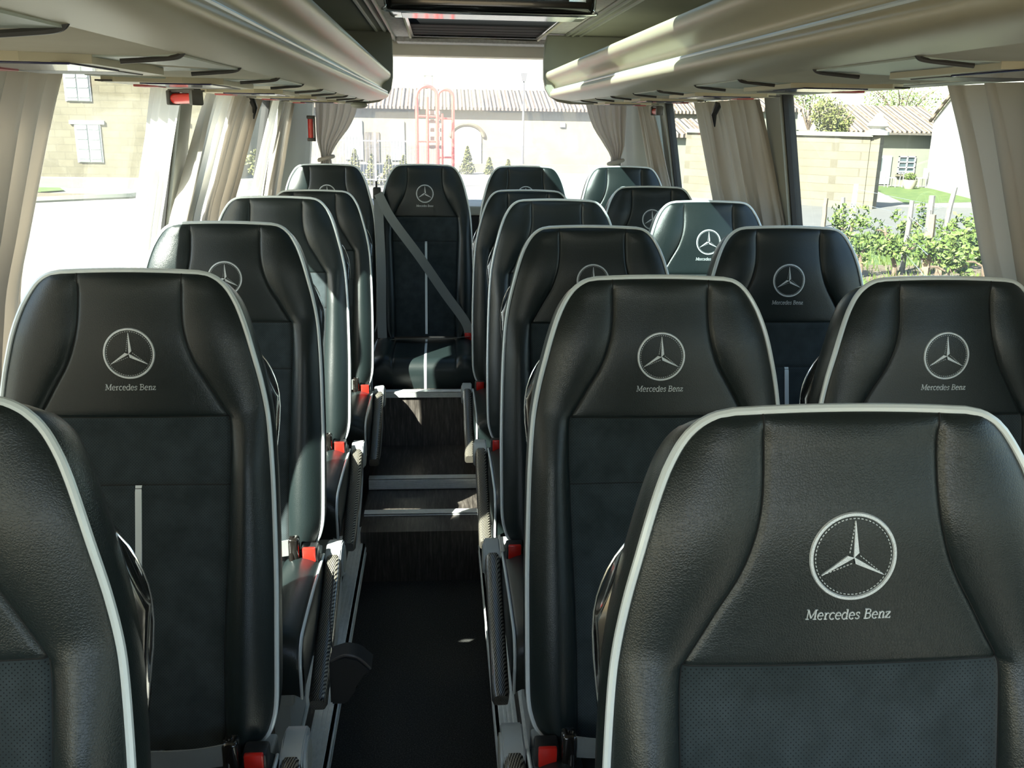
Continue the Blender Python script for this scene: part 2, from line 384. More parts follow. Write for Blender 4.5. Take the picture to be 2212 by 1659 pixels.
def b_backrest(bm):
    V = [[bm.verts.new(p) for p in r] for r in FG]
    for i in range(NR-1):
        for j in range(NC-1):
            if i >= i115 and I_S0 <= j < I_S1: continue
            bm.faces.new((V[i][j], V[i][j+1], V[i+1][j+1], V[i+1][j]))
    loopv = [V[i][0] for i in range(NR-1, -1, -1)]+[V[0][j] for j in range(1, NC)]+[V[i][NC-1] for i in range(1, NR)]+[V[NR-1][j] for j in range(NC-2, 0, -1)]
    n = len(loopv); P = [v.co.copy() for v in loopv]; nor = []
    for i in range(n):
        t = P[(i+1) % n]-P[i-1]; d = Vector((-t.z, 0, t.x)); d.normalize(); nor.append(d)
    nor2 = [(nor[i-2]+nor[i-1]+nor[i]+nor[(i+1) % n]+nor[(i+2) % n]).normalized() for i in range(n)]
    prev = loopv
    for off, dy in ((.0005, .004), (.003, .012), (.005, .028), (.003, .050), (-.003, .068), (-.015, .080), (-.035, .087)):
        cur = [bm.verts.new(P[i]+nor2[i]*off+Vector((0, dy, 0))-Vector((0, 0, 1))*max(0, nor2[i].z)**1.5*(.55*dy)) for i in range(n)]
        for i in range(n): bm.faces.new((prev[i], prev[(i+1) % n], cur[(i+1) % n], cur[i]))
        prev = cur
    bm.faces.new(prev)
def b_fabric(bm):
    V = {}
    for i in range(i115, NR):
        for j in range(I_S0, I_S1+1): V[i, j] = bm.verts.new(FG[i][j])
    for i in range(i115, NR-1):
        for j in range(I_S0, I_S1): bm.faces.new((V[i, j], V[i, j+1], V[i+1, j+1], V[i+1, j]))
def b_piping(bm):
    pts = [p+Vector((0, -.0005, 0)) for p in OUT]
    q = [pts[0]]
    for p in pts[1:]:
        if (p-q[-1]).length > .004: q.append(p)
    tube(bm, q, .0048, 8)
def b_seams(bm):
    for js in (I_S0, I_S1):
        tube(bm, [FG[i][js]+Vector((0, -.0002, 0)) for i in range(1, NR)], .0011, 5)
    for ii in (i115, i235):
        tube(bm, [FG[ii][j]+Vector((0, -.0002, 0)) for j in range(I_S0, I_S1+1)], .0010, 5)
def on_surf(x, z, lift=.0012): return Vector((x, ysurf(x, z)-lift, z+HE))
def ribbon(bm, pts, wd, lift=.0014, sheet=True):
    """raised stitched line lying on the seat surface; pts are (x, z)"""
    n = len(pts); A, B, C, D = [], [], [], []
    for i in range(n):
        a = pts[max(i-1, 0)]; b = pts[min(i+1, n-1)]; tx, tz = b[0]-a[0], b[1]-a[1]; l = math.hypot(tx, tz) or 1
        nx, nz = -tz/l*wd/2, tx/l*wd/2; x, z = pts[i]
        A.append(bm.verts.new(on_surf(x+nx, z+nz, .0001))); B.append(bm.verts.new(on_surf(x+nx*.6, z+nz*.6, lift)))
        C.append(bm.verts.new(on_surf(x-nx*.6, z-nz*.6, lift))); D.append(bm.verts.new(on_surf(x-nx, z-nz, .0001)))
    for i in range(n-1):
        for P_, Q_ in ((A, B), (B, C), (C, D)): bm.faces.new((P_[i], P_[i+1], Q_[i+1], Q_[i]))
def b_emblem(bm):
    R0 = .0425; k = 72
    ribbon(bm, [(R0*math.cos(2*PI*i/k), R0*math.sin(2*PI*i/k)) for i in range(k+1)], .0042, .0018)
    for i in range(60):                                   # fine inner stitches
        a = 2*PI*i/60; ribbon(bm, [(.0385*math.cos(a+t), .0385*math.sin(a+t)) for t in (0, .06)], .0009, .0010)
    for ang in (90, 210, 330):
        a = math.radians(ang); u = (math.cos(a), math.sin(a)); v = (-u[1], u[0]); tip = (u[0]*.0365, u[1]*.0365)
        side = -1 if ang != 330 else -1
        sh = (u[0]*.0045+v[0]*side*.0045, u[1]*.0045+v[1]*side*.0045); sh2 = (u[0]*.0045-v[0]*side*.0045, u[1]*.0045-v[1]*side*.0045)
        vs = [bm.verts.new(on_surf(*p, .0016)) for p in ((0, 0), sh, (tip[0], tip[1]))]; bm.faces.new(vs)
        mid = (tip[0]*.5+sh[0]*.5, tip[1]*.5+sh[1]*.5)
        ribbon(bm, [sh, tip], .0010, .0016); ribbon(bm, [(0, 0), tip], .0010, .0017)
        for i in range(9):
            t0, t1 = i/9, (i+.6)/9
            ribbon(bm, [(sh2[0]+(tip[0]-sh2[0])*t, sh2[1]+(tip[1]-sh2[1])*t) for t in (t0, t1)], .0009, .0012)
def arcp(cx, cy_, rx, ry, a0, a1, n=12): return [(cx+rx*math.cos(math.radians(a0+(a1-a0)*i/n)), cy_+ry*math.sin(math.radians(a0+(a1-a0)*i/n))) for i in range(n+1)]
K, T = .135, .075
GL = {
 'M': (1.10, [([(.16, 0), (.16, 1)], T), ([(.18, .98), (.52, .12)], K), ([(.52, .12), (.88, .98)], T), ([(.90, 0), (.90, 1)], K), ([(.0, .03), (.32, .03)], T), ([(.72, .03), (1.06, .03)], T), ([(0, .97), (.22, .97)], T), ([(.86, .97), (1.06, .97)], T)]),
 'e': (.64, [(arcp(.31, .34, .25, .34, 5, 320), .115), ([(.08, .37), (.55, .37)], T)]),
 'r': (.52, [([(.17, 0), (.17, .66)], K), ([(.2, .45), (.27, .62), (.38, .66), (.46, .6)], .10), ([(.02, .03), (.36, .03)], T), ([(.02, .64), (.17, .64)], T)]),
 'c': (.58, [(arcp(.31, .34, .25, .34, 45, 315), .115)]),
 'd': (.70, [(arcp(.29, .34, .23, .34, 35, 325), .11), ([(.53, 0), (.53, 1)], K), ([(.36, .97), (.55, .97)], T), ([(.53, .03), (.68, .03)], T)]),
 's': (.50, [([(.42, .5), (.40, .64), (.24, .68), (.09, .58), (.12, .44), (.26, .35), (.41, .25), (.41, .08), (.24, 0), (.08, .05), (.07, .18)], .10)]),
 'B': (.80, [([(.18, 0), (.18, 1)], K), ([(.02, .97), (.4, .97), (.58, .92), (.62, .76), (.56, .6), (.4, .54), (.18, .53)], .10), ([(.4, .54), (.6, .48), (.68, .28), (.6, .08), (.4, .03), (.02, .03)], .11)]),
 'n': (.72, [([(.17, 0), (.17, .66)], K), ([(.18, .5), (.28, .63), (.42, .67), (.53, .58), (.54, .45), (.54, 0)], .12), ([(.02, .03), (.32, .03)], T), ([(.42, .03), (.70, .03)], T), ([(.02, .64), (.17, .64)], T)]),
 'z': (.56, [([(.05, .64), (.46, .64)], T), ([(.46, .64), (.05, .04)], K), ([(.05, .03), (.5, .03)], T), ([(.06, .5), (.06, .66)], T), ([(.5, 0), (.5, .2)], T)]),
}
def b_lettering(bm):
    h = .0104; x = 0; seq = []
    for ch in 'Mercedes Benz':
        if ch == ' ': x += .36; continue
        ad, st = GL[ch]
        for pts, wd in st: seq.append(([(x+p[0]+.12*p[1], p[1]) for p in pts], wd))
        x += ad
    for pts, wd in seq: ribbon(bm, [((p[0]-x/2)*h-.001, -.0645+p[1]*h) for p in pts], wd*h*1.15, .0013)
def b_stripe(bm):
    zs = [-.2355-i*.0116 for i in range(40)]
    V = [[bm.verts.new(on_surf(x, max(z, -.698), l)) for x, l in ((-.0015, 0), (-.001, .0014), (.010, .0014), (.0105, 0))] for z in zs]
    for i in range(len(V)-1):
        for j in range(3): bm.faces.new((V[i][j], V[i][j+1], V[i+1][j+1], V[i+1][j]))
def SHO(z): return interp([(.06, .004), (-.02, .011), (-.13, .008), (-.25, -.012), (-.4, -.03), (-.7, -.035)], z)
def b_shell(bm):
    zs = [.055, .05, .035, .01, -.03, -.10, -.2, -.35, -.5, -.62, -.67]; rings = []
    for z in zs:
        k = min(1, max(.0, (.058-z)/.12))**.5
        hw = (interp(HALF, z)+SHO(z))*(.55+.45*k) ; y0 = interp(BASE, z)
        prof = [(-hw+.012, .055), (-hw, .062), (-hw-.002, .085), (-hw+.012, .112), (-hw*.6, .128), (0, .134), (hw*.6, .128), (hw-.012, .112), (hw+.002, .085), (hw, .062), (hw-.012, .055)]
        rings.append([bm.verts.new(Vector((x, y0+(.075+(y-.075)*(.35+.65*k)), z+HE))) for x, y in prof])
    for i in range(len(rings)-1):
        for j in range(10): bm.faces.new((rings[i][j], rings[i][j+1], rings[i+1][j+1], rings[i+1][j]))
    bm.faces.new(rings[0]); bm.faces.new(rings[-1])
    for i in range(len(rings)-1): bm.faces.new((rings[i][0], rings[i+1][0], rings[i+1][10], rings[i][10]))
def b_shelltrim(bm):
    for s in (-1, 1):
        pts = []
        for z in [.05, .03, .0, -.05, -.12, -.25, -.4, -.55, -.66]:
            k = min(1, max(0, (.058-z)/.12))**.5; hw = (interp(HALF, z)+SHO(z))*(.55+.45*k)
            pts.append((s*(hw+.0015), interp(BASE, z)+.075+.004*(.35+.65*k), z+HE))
        tube(bm, bez(pts, 4), .0013, 6)
CH = .425           # top of the cushion above the platform
def ctop(x, y):
    ax = abs(x); k = 0
    z = CH+.012*(1-((y+.42)/.27)**2)
    if ax > .15: z += math.sin(PI*min(1, (ax-.15)/.095)**.85)*.016-.004*min(1, (ax-.15)/.095)**3
    else: z -= .002*(1-(ax/.15)**2)
    z -= .004*math.exp(-((ax-.15)/.004)**2)
    return z
def b_cushion(bm):
    xs = [-.245+i*.0095 for i in range(10)]+[-.154, -.150, -.146]+[-.14+i*.014 for i in range(21)]+[.146, .150, .154]+[.1595+i*.0095 for i in range(10)]
    prof = []                                   # (y, kind, t) from rear top to bottom of the front
    ys = [-.17-.022*i for i in range(19)]
    grid = []
    for y in ys: grid.append([Vector((x, y, ctop(x, y))) for x in xs])
    y1 = ys[-1]
    for a in (12, 25, 40, 55, 70, 83):
        r = .058; grid.append([Vector((x, y1-r*math.sin(math.radians(a)), ctop(x, y1)-r*(1-math.cos(math.radians(a))))) for x in xs])
    for d in (.02, .045, .07, .085): grid.append([Vector((x, y1-.058-.002+d*.10, ctop(x, y1)-.055-d)) for x in xs])
    # pinch seam grooves on the front also
    V = [[bm.verts.new(p) for p in r] for r in grid]
    nr, nc = len(V), len(xs)
    for i in range(nr-1):
        for j in range(nc-1): bm.faces.new((V[i][j], V[i][j+1], V[i+1][j+1], V[i+1][j]))
    for j, s in ((0, -1), (nc-1, 1)):           # side walls
        prev = [V[i][j] for i in range(nr)]
        for off, fr in ((.006, .15), (.008, .5), (.004, .9)):
            cur = [bm.verts.new(Vector((v.co.x+s*off-prev[0].co.x*0, v.co.y*1+(0), v.co.z+(.285-v.co.z)*fr)) if i < nr-5 else Vector((grid[i][j].x+s*off*.5, grid[i][j].y+.01*fr*3, grid[i][j].z+(.285-grid[i][j].z)*fr))) for i, v in enumerate([bm.verts.new(g[j]) for g in grid])]
            for i in range(nr-1): bm.faces.new((prev[i], prev[i+1], cur[i+1], cur[i]))
            prev = cur
    loose = [v for v in bm.verts if not v.link_faces]
    bmesh.ops.delete(bm, geom=loose, context='VERTS')
    box(bm, (-.225, -.575, .27), (.225, -.18, .35))
def b_cushpiping(s, bm):
    if 1:
        pts = []
        ys = [-.17-.022*i for i in range(19)]
        for y in ys: pts.append((s*.2455, y, ctop(s*.245, y)+.001))
        y1 = ys[-1]
        for a in (12, 25, 40, 55, 70, 83):
            r = .058; pts.append((s*.2455, y1-r*math.sin(math.radians(a))-.001, ctop(.245, y1)-r*(1-math.cos(math.radians(a)))+.001))
        for d in (.02, .045, .07, .085): pts.append((s*.2455, y1-.061+d*.1, ctop(.245, y1)-.055-d))
        tube(bm, pts, .0038, 8)
def b_cushstripe(bm):
    ys = [-.17-.022*i for i in range(19)]; y1 = ys[-1]; c = [(y, ctop(.004, y)+.001) for y in ys]
    for a in (12, 25, 40, 55, 70, 83): c.append((y1-.059*math.sin(math.radians(a)), ctop(.004, y1)+.001-.059*(1-math.cos(math.radians(a)))))
    for d in (.02, .045, .07, .085): c.append((y1-.0615+d*.1, ctop(.004, y1)-.055-d))
    V = [[bm.verts.new((x, y, z)) for x in (-.0015, .010)] for y, z in c]
    for i in range(len(V)-1): bm.faces.new((V[i][0], V[i][1], V[i+1][1], V[i+1][0]))
def b_frame(bm):
    box(bm, (-.21, -.52, .20), (.21, -.16, .275), .008)
    for x in (-.17, .17):
        prism(bm, [(-.46, 0), (-.24, 0), (-.20, .21), (-.48, .21)], 0, x-.02, x+.02)
    box(bm, (-.235, -.22, .25), (-.205, -.10, .42), .006); box(bm, (.205, -.22, .25), (.235, -.10, .42), .006)
def b_rail(bm):
    for x in (-.17, .17):
        box(bm, (x-.028, -.60, 0), (x+.028, .0, .012), .002)
        for i in range(4): box(bm, (x-.024+i*.013, -.595, .012), (x-.019+i*.013, -.005, .015))
def arm_path():
    return bez([(-.235, .497), (-.262, .494), (-.285, .478), (-.34, .438), (-.46, .347), (-.587, .262)], 6)
def b_armrest(side):
    def f(bm):
        pts = [Vector((0, p[0], p[1])) for p in [(v.x, v.y) for v in [Vector((a[0], a[1], 0)) for a in [(q.x, q.y) for q in [Vector((b.x, b.y, 0)) for b in ARM]]]]]
        n = len(pts); rings = []
        for i, p in enumerate(pts):
            t = (pts[min(i+1, n-1)]-pts[max(i-1, 0)]).normalized(); up = Vector((1, 0, 0)).cross(t); 
            if up.z < 0: up = -up
            hw = .0205; e = 1 if 1 < i < n-1 else .8; th = .046
            sec = [(-hw, -.012), (-hw, -th+.004), (-hw+.006, -th), (hw-.006, -th), (hw, -th+.004), (hw, -.012), (hw-.003, -.004), (hw-.010, 0), (-hw+.010, 0), (-hw+.003, -.004)]
            rings.append([bm.verts.new(Vector((side*.272+a*e, 0, 0))+Vector((0, p.y, p.z))+up*(b*e)) for a, b in sec])
        for i in range(n-1):
            for j in range(10): bm.faces.new((rings[i][j], rings[i][(j+1) % 10], rings[i+1][(j+1) % 10], rings[i+1][j]))
        bm.faces.new(rings[0][::-1]); bm.faces.new(rings[-1])
    return f
ARM = [Vector((p.x, p.y, 0)) for p in bez([(-.187, .431, 0), (-.212, .420, 0), (-.30, .376, 0), (-.44, .320, 0), (-.587, .262, 0)], 6)]
def b_hinge(side):
    def f(bm):
        x0, x1 = (.2515, .2925) if side > 0 else (-.2925, -.2515)
        poly = [(-.17, .40), (-.17, .475), (-.185, .488), (-.205, .494), (-.235, .494), (-.262, .490), (-.282, .478), (-.287, .465), (-.27, .43), (-.235, .40)]
        poly = [(a+.085, b-.055) for a, b in poly]; prism(bm, poly, 0, x0, x1)
        es = [e for e in bm.edges if abs(e.verts[0].co.x-e.verts[1].co.x) < 1e-6]
        bmesh.ops.bevel(bm, geom=es, offset=.003, segments=2, affect='EDGES')
        xo = .2925*side
        cyl(bm, (xo-side*.002, -.140, .392), (xo+side*.004, -.140, .392), .040, 28)
    return f
def b_hingecap(side):
    def f(bm):
        xo = .2925*side; cyl(bm, (xo+side*.0035, -.140, .392), (xo+side*.0055, -.140, .392), .034, 28)
    return f
def b_sidepanel(side):
    def f(bm):
        xo = side*.2525
        poly = [(v.x, v.y) for v in bez([(-.12, .38, 0), (-.22, .385, 0), (-.36, .335, 0), (-.475, .28, 0), (-.50, .235, 0), (-.43, .205, 0), (-.32, .215, 0), (-.21, .26, 0), (-.14, .31, 0)], 5)]
        a, b = (xo+.003, xo+.034) if side > 0 else (xo-.034, xo-.003)
        prism(bm, poly, 0, a+.006*0, b+.0)
        es = [e for e in bm.edges if abs(e.verts[0].co.x-e.verts[1].co.x) < 1e-6]
        bmesh.ops.bevel(bm, geom=es, offset=.004, segments=2, affect='EDGES')
    return f
BO = Vector((0, .075, -.035))
def b_buckle(side):
    def f(bm):
        x = side*.216
        box(bm, (x-.022, -.305+BO.y, .452+BO.z), (x+.022, -.262+BO.y, .505+BO.z), .006)
        box(bm, (x-.010, -.27+BO.y, .40+BO.z), (x+.010, -.25+BO.y, .46+BO.z), .003)
    return f
def b_button(side):
    def f(bm): box(bm, (side*.216-.017, -.3095+BO.y, .468+BO.z), (side*.216+.017, -.2985+BO.y, .508+BO.z), .003)
    return f
def b_tongue(side):
    def f(bm):
        x = side*.186
        box(bm, (x-.022 if side > 0 else x-.006, -.318+BO.y, .462+BO.z), (x+.006 if side > 0 else x+.022, -.285+BO.y, .538+BO.z), .008, 3)
        cyl(bm, (x-side*.012, -.322+BO.y, .462+BO.z), (x-side*.012, -.300+BO.y, .540+BO.z), .007, 12)
    return f
def b_lapbelt(side):
    def f(bm):
        pts = bez([(-side*.245, -.19, .455), (-side*.15, -.215, .460), (0, -.222, .462), (side*.11, -.232, .468), (side*.172, -.236, .478)], 6)
        n = len(pts); ds = [Vector((0, -.45, 1)).lerp(Vector((0, -.1, 1)), i/(n-1)) for i in range(n)]
        strap(bm, pts, ds, .046)
    return f
SEATS = []
def seat(c, row_y, z0, label, side, dz=0, belt=True, arm=True, recl=0):
    t = thing('coach_seat', label, 'seat', (c, row_y, PLAT+dz), (0, 0, 0), 'black leather coach seats with white piping')
    br = part('backrest', b_backrest, M['leather'], t, key='backrest', angle=70)
    part('fabric_panel', b_fabric, M['fabric'], br, key='fabric', angle=80, label='slate grey perforated fabric panel')
    part('seam', b_seams, M['seam'], br, key='seams')
    part('piping', b_piping, M['piping'], br, key='piping', label='silver piping around the backrest edge')
    part('emblem', b_emblem, M['thread'], br, key='emblem', smooth=False, label='embroidered silver ring with three-pointed star')
    part('lettering', b_lettering, M['thread'], br, key='lettering', smooth=False, label='embroidered silver lettering')
    part('centre_stripe', b_stripe, M['piping'], br, key='stripe', label='silver stripe down the middle')
    if row_y < 4.5:
        sh = part('back_shell', b_shell, M['gloss_black'], t, key='shell', label='glossy black shell')
        part('shell_trim', b_shelltrim, M['chrome'], sh, key='shelltrim')
    else: t.scale = (.985, 1, 1)
    cu = part('seat_cushion', b_cushion, M['leather'], t, key='cushion', angle=60)
    for q in (-1, 1): part('piping', lambda bm, q=q: b_cushpiping(q, bm), M['piping'], cu, key='cushpiping%d' % q)
    part('centre_stripe', b_cushstripe, M['piping'], cu, key='cushstripe')
    part('seat_frame', b_frame, M['grey_plastic'], t, key='frame', smooth=False)
    part('floor_rail', b_rail, M['alu'], t, key='rail', smooth=False)
    s = side; k = 'R' if s > 0 else 'L'
    if arm:
        a = part('armrest', b_armrest(s), M['carbon'], t, key='arm'+k, label='carbon patterned armrest folded down')
        h = part('armrest_hinge', b_hinge(s), M['grey_plastic'], t, key='hinge'+k)
        part('hinge_cap', b_hingecap(s), M['pillar'], h, key='hcap'+k)
        part('side_panel', b_sidepanel(s), M['grey_plastic'], t, key='sidep'+k)
    if belt:
        part('lap_belt', b_lapbelt(s), M['belt'], t, key='lap'+k, smooth=False)
        b = part('belt_buckle', b_buckle(s), M['plastic_black'], t, key='buckle'+k)
        part('release_button', b_button(s), M['red'], b, key='button'+k, label='red release button')
        part('belt_tongue', b_tongue(s), M['gloss_black'], b, key='tongue'+k)
    SEATS.append(t); return t
PLAT = CZ-1.55
ROW = {1: .8167, 2: 1.6367, 3: 2.4567, 4: 3.2767, 5: 4.129, 6: 4.774}
seat(-.55, ROW[1]+.03, 0, 'black leather seat cut off by the left edge of the picture, nearest on the left', 1, .010)
seat(-.546, ROW[2], 0, 'black leather single seat in full view on the left beside the near curtain', 1, .004)
seat(-.560, ROW[3], 0, 'black leather single seat on the left, second from the near curtain, sunlit on its headrest', 1)
seat(-.566, ROW[4], 0, 'black leather single seat on the left whose emblem is hidden, third behind the near curtain', 1)
seat(-.545, ROW[5], 0, 'sunlit black single seat on the left just in front of the back row', 1, -.040)
seat(-.562, ROW[6], 0, 'leftmost seat of the four in the back row', 1, .040, arm=False)
a6 = seat(-.076, ROW[6], 0, 'back row seat facing the aisle with a shoulder belt across it', 1, .045, arm=False, belt=False)
seat(.434, ROW[6], 0, 'third back row seat from the left, behind the right aisle seats', -1, .043, arm=False)
seat(.940, ROW[6], 0, 'rightmost seat of the four in the back row', -1, .048, arm=False)
seat(.405, ROW[1], 0, 'largest black leather seat in the right foreground with emblem and lettering near the camera', -1, .001)
seat(.404, ROW[2], 0, 'right aisle seat directly behind the largest foreground seat, lettering fully visible', -1, -.004)
seat(.409, ROW[3], 0, 'right aisle seat, third from the camera, emblem half hidden by the seat before it', -1, -.003)
seat(.412, ROW[4], 0, 'right aisle seat, fourth from the camera, no emblem showing', -1)
seat(.388, ROW[5], 0, 'right aisle seat farthest from the camera before the back row', -1, -.030)
seat(.949, ROW[2], 0, 'black seat by the right window cut off by the right edge of the picture', -1, -.004, arm=False)
seat(.949, ROW[3], 0, 'right window seat with whole emblem and lettering in front of the vineyard view', -1, 0, arm=False)
seat(.958, ROW[4], 0, 'right window seat with lettering partly covered, beside the middle right curtains', -1, 0, arm=False)
seat(.943, ROW[5], 0, 'small right window seat just before the back row', -1, -.008, arm=False)
# shoulder belt on the aisle seat of the back row
def b_shoulder(bm):
    a = bez([(-.235, -.03, 1.14), (-.17, -.06, 1.02), (-.03, -.118, .84), (.10, -.165, .66), (.20, -.215, .53), (.222, -.232, .465)], 7)
    strap(bm, a, Vector((.8, 0, .6)), .046)
    b = bez([(.222, -.238, .455), (.1, -.262, .452), (-.10, -.255, .446), (-.22, -.235, .436)], 6); strap(bm, b, Vector((0, -1, .25)), .046)
def b_vertbelt(bm):
    a = bez([(-.236, -.025, 1.13), (-.232, -.055, 1.0), (-.222, -.12, .78), (-.222, -.18, .56), (-.218, -.225, .445)], 6)
    strap(bm, a, Vector((1, 0, 0)), .046)
part('shoulder_belt', b_shoulder, M['belt'], a6, smooth=False, label='grey belt running diagonally across the backrest')
part('belt_webbing', b_vertbelt, M['belt'], a6, smooth=False)
def b_guide(bm):
    box(bm, (-.262, -.03, 1.10), (-.222, -.0, 1.17), .008); box(bm, (-.250, -.015, 1.165), (-.240, -.005, 1.20), .003)
part('belt_guide', b_guide, M['plastic_black'], a6)
bb = part('belt_buckle', b_buckle(1), M['plastic_black'], a6, key='buckleR'); part('release_button', b_button(1), M['red'], bb, key='buttonR')
# ------------------------------------------------------------------ bus body
def Z(r): return r+CZ
XL0, XR0 = -.90, 1.25                       # wall planes at the top of the windows
def wx(side, z):                            # wall leans outward going down
    k = max(0, min(1, (.10-z)/.72)); 
    return XL0-.13*k if side < 0 else XR0+.13*k
Y0B, Y1B = -1.7, 6.05
SILL, WTOP = -.62, .105
def bx(*a, **k):
    bm = bmesh.new(); box(bm, *a, **k); return bm
def S(name, boxes, m, bev=.002, label=None):
    bm = bmesh.new()
    for a, b in boxes: box(bm, a, b, bev)
    return struct(name, finish(bm, name, m, False), label)
# floor: recessed aisle, platforms either side
S('floor', [((-.36, Y0B, -.05), (.22, 3.23, 0))], M['carpet'], 0)
S('floor.001', [((-1.12, Y0B, -.05), (-.305, 3.395, PLAT-.004)), ((.16, Y0B, -.05), (1.44, 3.395, PLAT-.004)), ((-1.12, 3.395, -.05), (-.305, Y1B, PLAT-.004)), ((.16, 3.395, -.05), (1.44, Y1B, PLAT-.004))], M['wood'], 0, 'dark platform under the seats')
# steps
S('floor.002', [((-.305, 3.23, -.05), (.16, 3.66, Z(-1.497)-.006))], M['wood'], 0, 'first wooden step in the aisle')
S('floor.003', [((-.305, 3.655, -.05), (.16, 4.09, Z(-1.455)-.006))], M['wood'], 0, 'second wooden step in the aisle')
S('floor.004', [((-.305, 4.075, -.05), (.16, 5.2, Z(-1.20)-.01))], M['wood'], 0, 'wooden box under the back row')
def nosing(x0, x1, y, z, h=.042, d=.035):
    bm = bmesh.new(); box(bm, (x0, y-.004, z-h), (x1, y, z), 0); box(bm, (x0, y-.004, z-.003), (x1, y+d, z+.002), 0)
    for i in range(5): box(bm, (x0, y-.008, z-h+.003+i*(h-.004)/5), (x1, y-.003, z-h+.003+(i+.55)*(h-.004)/5), 0)
    return finish(bm, 'trim', M['alu'], False)
struct('trim_1', nosing(-.303, .158, 3.385, Z(-1.497), .046), 'ribbed aluminium edge of the first step')
struct('trim_2', nosing(-.303, .158, 3.648, Z(-1.455), .046), 'ribbed aluminium edge of the second step')
struct('trim_3', nosing(-.303, .158, 4.068, Z(-1.20), .026), 'aluminium edge under the back row')
def siderail(side):
    x = -.300 if side < 0 else .155; s = 1 if side < 0 else -1
    bm = bmesh.new(); box(bm, (x-s*.045, Y0B, PLAT-.006), (x+s*.012, 3.38, PLAT), 0)
    box(bm, (x+s*.004, Y0B, PLAT-.055), (x+s*.012, 3.38, PLAT), 0)
    for i in range(4): box(bm, (x-s*(.040-.012*i), Y0B, PLAT), (x-s*(.034-.012*i), 3.38, PLAT+.003), 0)
    for i in range(2): box(bm, (x+s*.010, Y0B, PLAT-.022-i*.02), (x+s*.016, 3.38, PLAT-.014-i*.02), 0)
    return finish(bm, 'trim', M['alu'], False)
struct('trim_4', siderail(-1), 'ribbed aluminium rail along the left platform edge')
struct('trim_5', siderail(1), 'ribbed aluminium rail along the right platform edge')
# side walls
POSTS = [(-1.7, -1.55), (.0, .16), (1.75, 1.92), (3.50, 3.66), (5.34, 5.46)]
for side, nm in ((-1, 'left'), (1, 'right')):
    bm = bmesh.new(); s = side
    x = wx(s, SILL)
    box(bm, (x-.0, Y0B, -.05), (x+s*.08, Y1B, Z(SILL))); 
    box(bm, (x-s*.03, Y0B, Z(SILL)-.05), (x+s*.08, Y1B, Z(SILL)), .01)
    struct('wall_'+nm, finish(bm, 'wall', M['pillar'], False))
    S('wall_'+nm+'.001', [((wx(s, WTOP)-.0*s, Y0B, Z(WTOP)), (wx(s, WTOP)+s*.09, Y1B, Z(.52)))], M['pillar'], 0, 'wall above the side windows')
    for i, (a, b) in enumerate(POSTS):
        bm = bmesh.new()
        prism(bm, [(a, Z(WTOP)), (b, Z(WTOP)), (b, Z(SILL)), (a, Z(SILL))], 0, 0, 1)
        for v in bm.verts:
            zz = v.co.z-CZ; v.co.x = wx(s, zz)+(s*.05 if v.co.x > .5 else 0)
        struct('trim_%d' % (10+i+(0 if s < 0 else 10)), finish(bm, 'post', M['pillar'], False), 'window post')
        bm = bmesh.new()                     # black rubber edges of the post
        for yy in (a-.012, b):
            prism(bm, [(yy, Z(WTOP)), (yy+.012, Z(WTOP)), (yy+.012, Z(SILL)), (yy, Z(SILL))], 0, 0, 1)
        for v in bm.verts:
            zz = v.co.z-CZ; v.co.x = wx(s, zz)+(s*.052 if v.co.x > .5 else s*.012)
        struct('trim_%d' % (30+i+(0 if s < 0 else 10)), finish(bm, 'seal', M['rubber'], False), 'black rubber window seal')
    for i in range(len(POSTS)):
        a = POSTS[i][1]; b = POSTS[i+1][0] if i+1 < len(POSTS) else 5.80
        bm = bmesh.new(); prism(bm, [(a, Z(WTOP)), (b, Z(WTOP)), (b, Z(SILL)), (a, Z(SILL))], 0, 0, 1)
        for v in bm.verts:
            zz = v.co.z-CZ; v.co.x = wx(s, zz)+s*(.030 if v.co.x > .5 else .025)
        struct('window_%d' % (i+1+(0 if s < 0 else 5)), finish(bm, 'pane', M['glass'], False))
# rear corner posts, header, shelf, back wall and rear window
for s in (-1, 1):
    bm = bmesh.new()
    xo = wx(s, .1)
    for zt, zb in ((WTOP+.3, SILL),):
        A = [(xo, 5.70), (xo-s*.13, 5.98), (xo-s*.16, 6.06), (xo+s*.08, 6.06), (xo+s*.06, 5.70)]
        prism(bm, A, 2, Z(SILL), Z(.42))
    for v in bm.verts:
        if v.co.z < Z(0): v.co.x += s*.10
    struct('wall_back' if s < 0 else 'wall_back.001', finish(bm, 'corner', M['pillar'], False), 'grey corner post')
S('wall_back.002', [((-1.1, 5.62, -.05), (1.45, 5.70, Z(-.56))), ((-1.1, 6.0, -.05), (1.45, 6.08, Z(-.50)))], M['plastic_black'], 0, 'dark panel behind the back row')
S('trim_50', [((-1.05, 5.60, Z(-.555)), (1.42, 6.02, Z(-.50)))], M['pillar'], .01, 'shelf below the rear window')
S('wall_back.003', [((-1.0, 5.93, Z(.362)), (1.35, 6.08, Z(.52)))], M['header'], .004, 'beige header above the rear window')
bm = bmesh.new(); box(bm, (-.95, 6.035, Z(-.52)), (1.30, 6.042, Z(.40))); struct('window_11', finish(bm, 'pane', M['rear_glass'], False))
# front of the bus with the windscreen opening behind the camera
S('wall_front', [((-1.1, Y0B-.1, -.05), (1.45, Y0B, Z(-.38))), ((-1.1, Y0B-.1, Z(.43)), (1.45, Y0B, Z(.52)))], M['plastic_black'], 0)
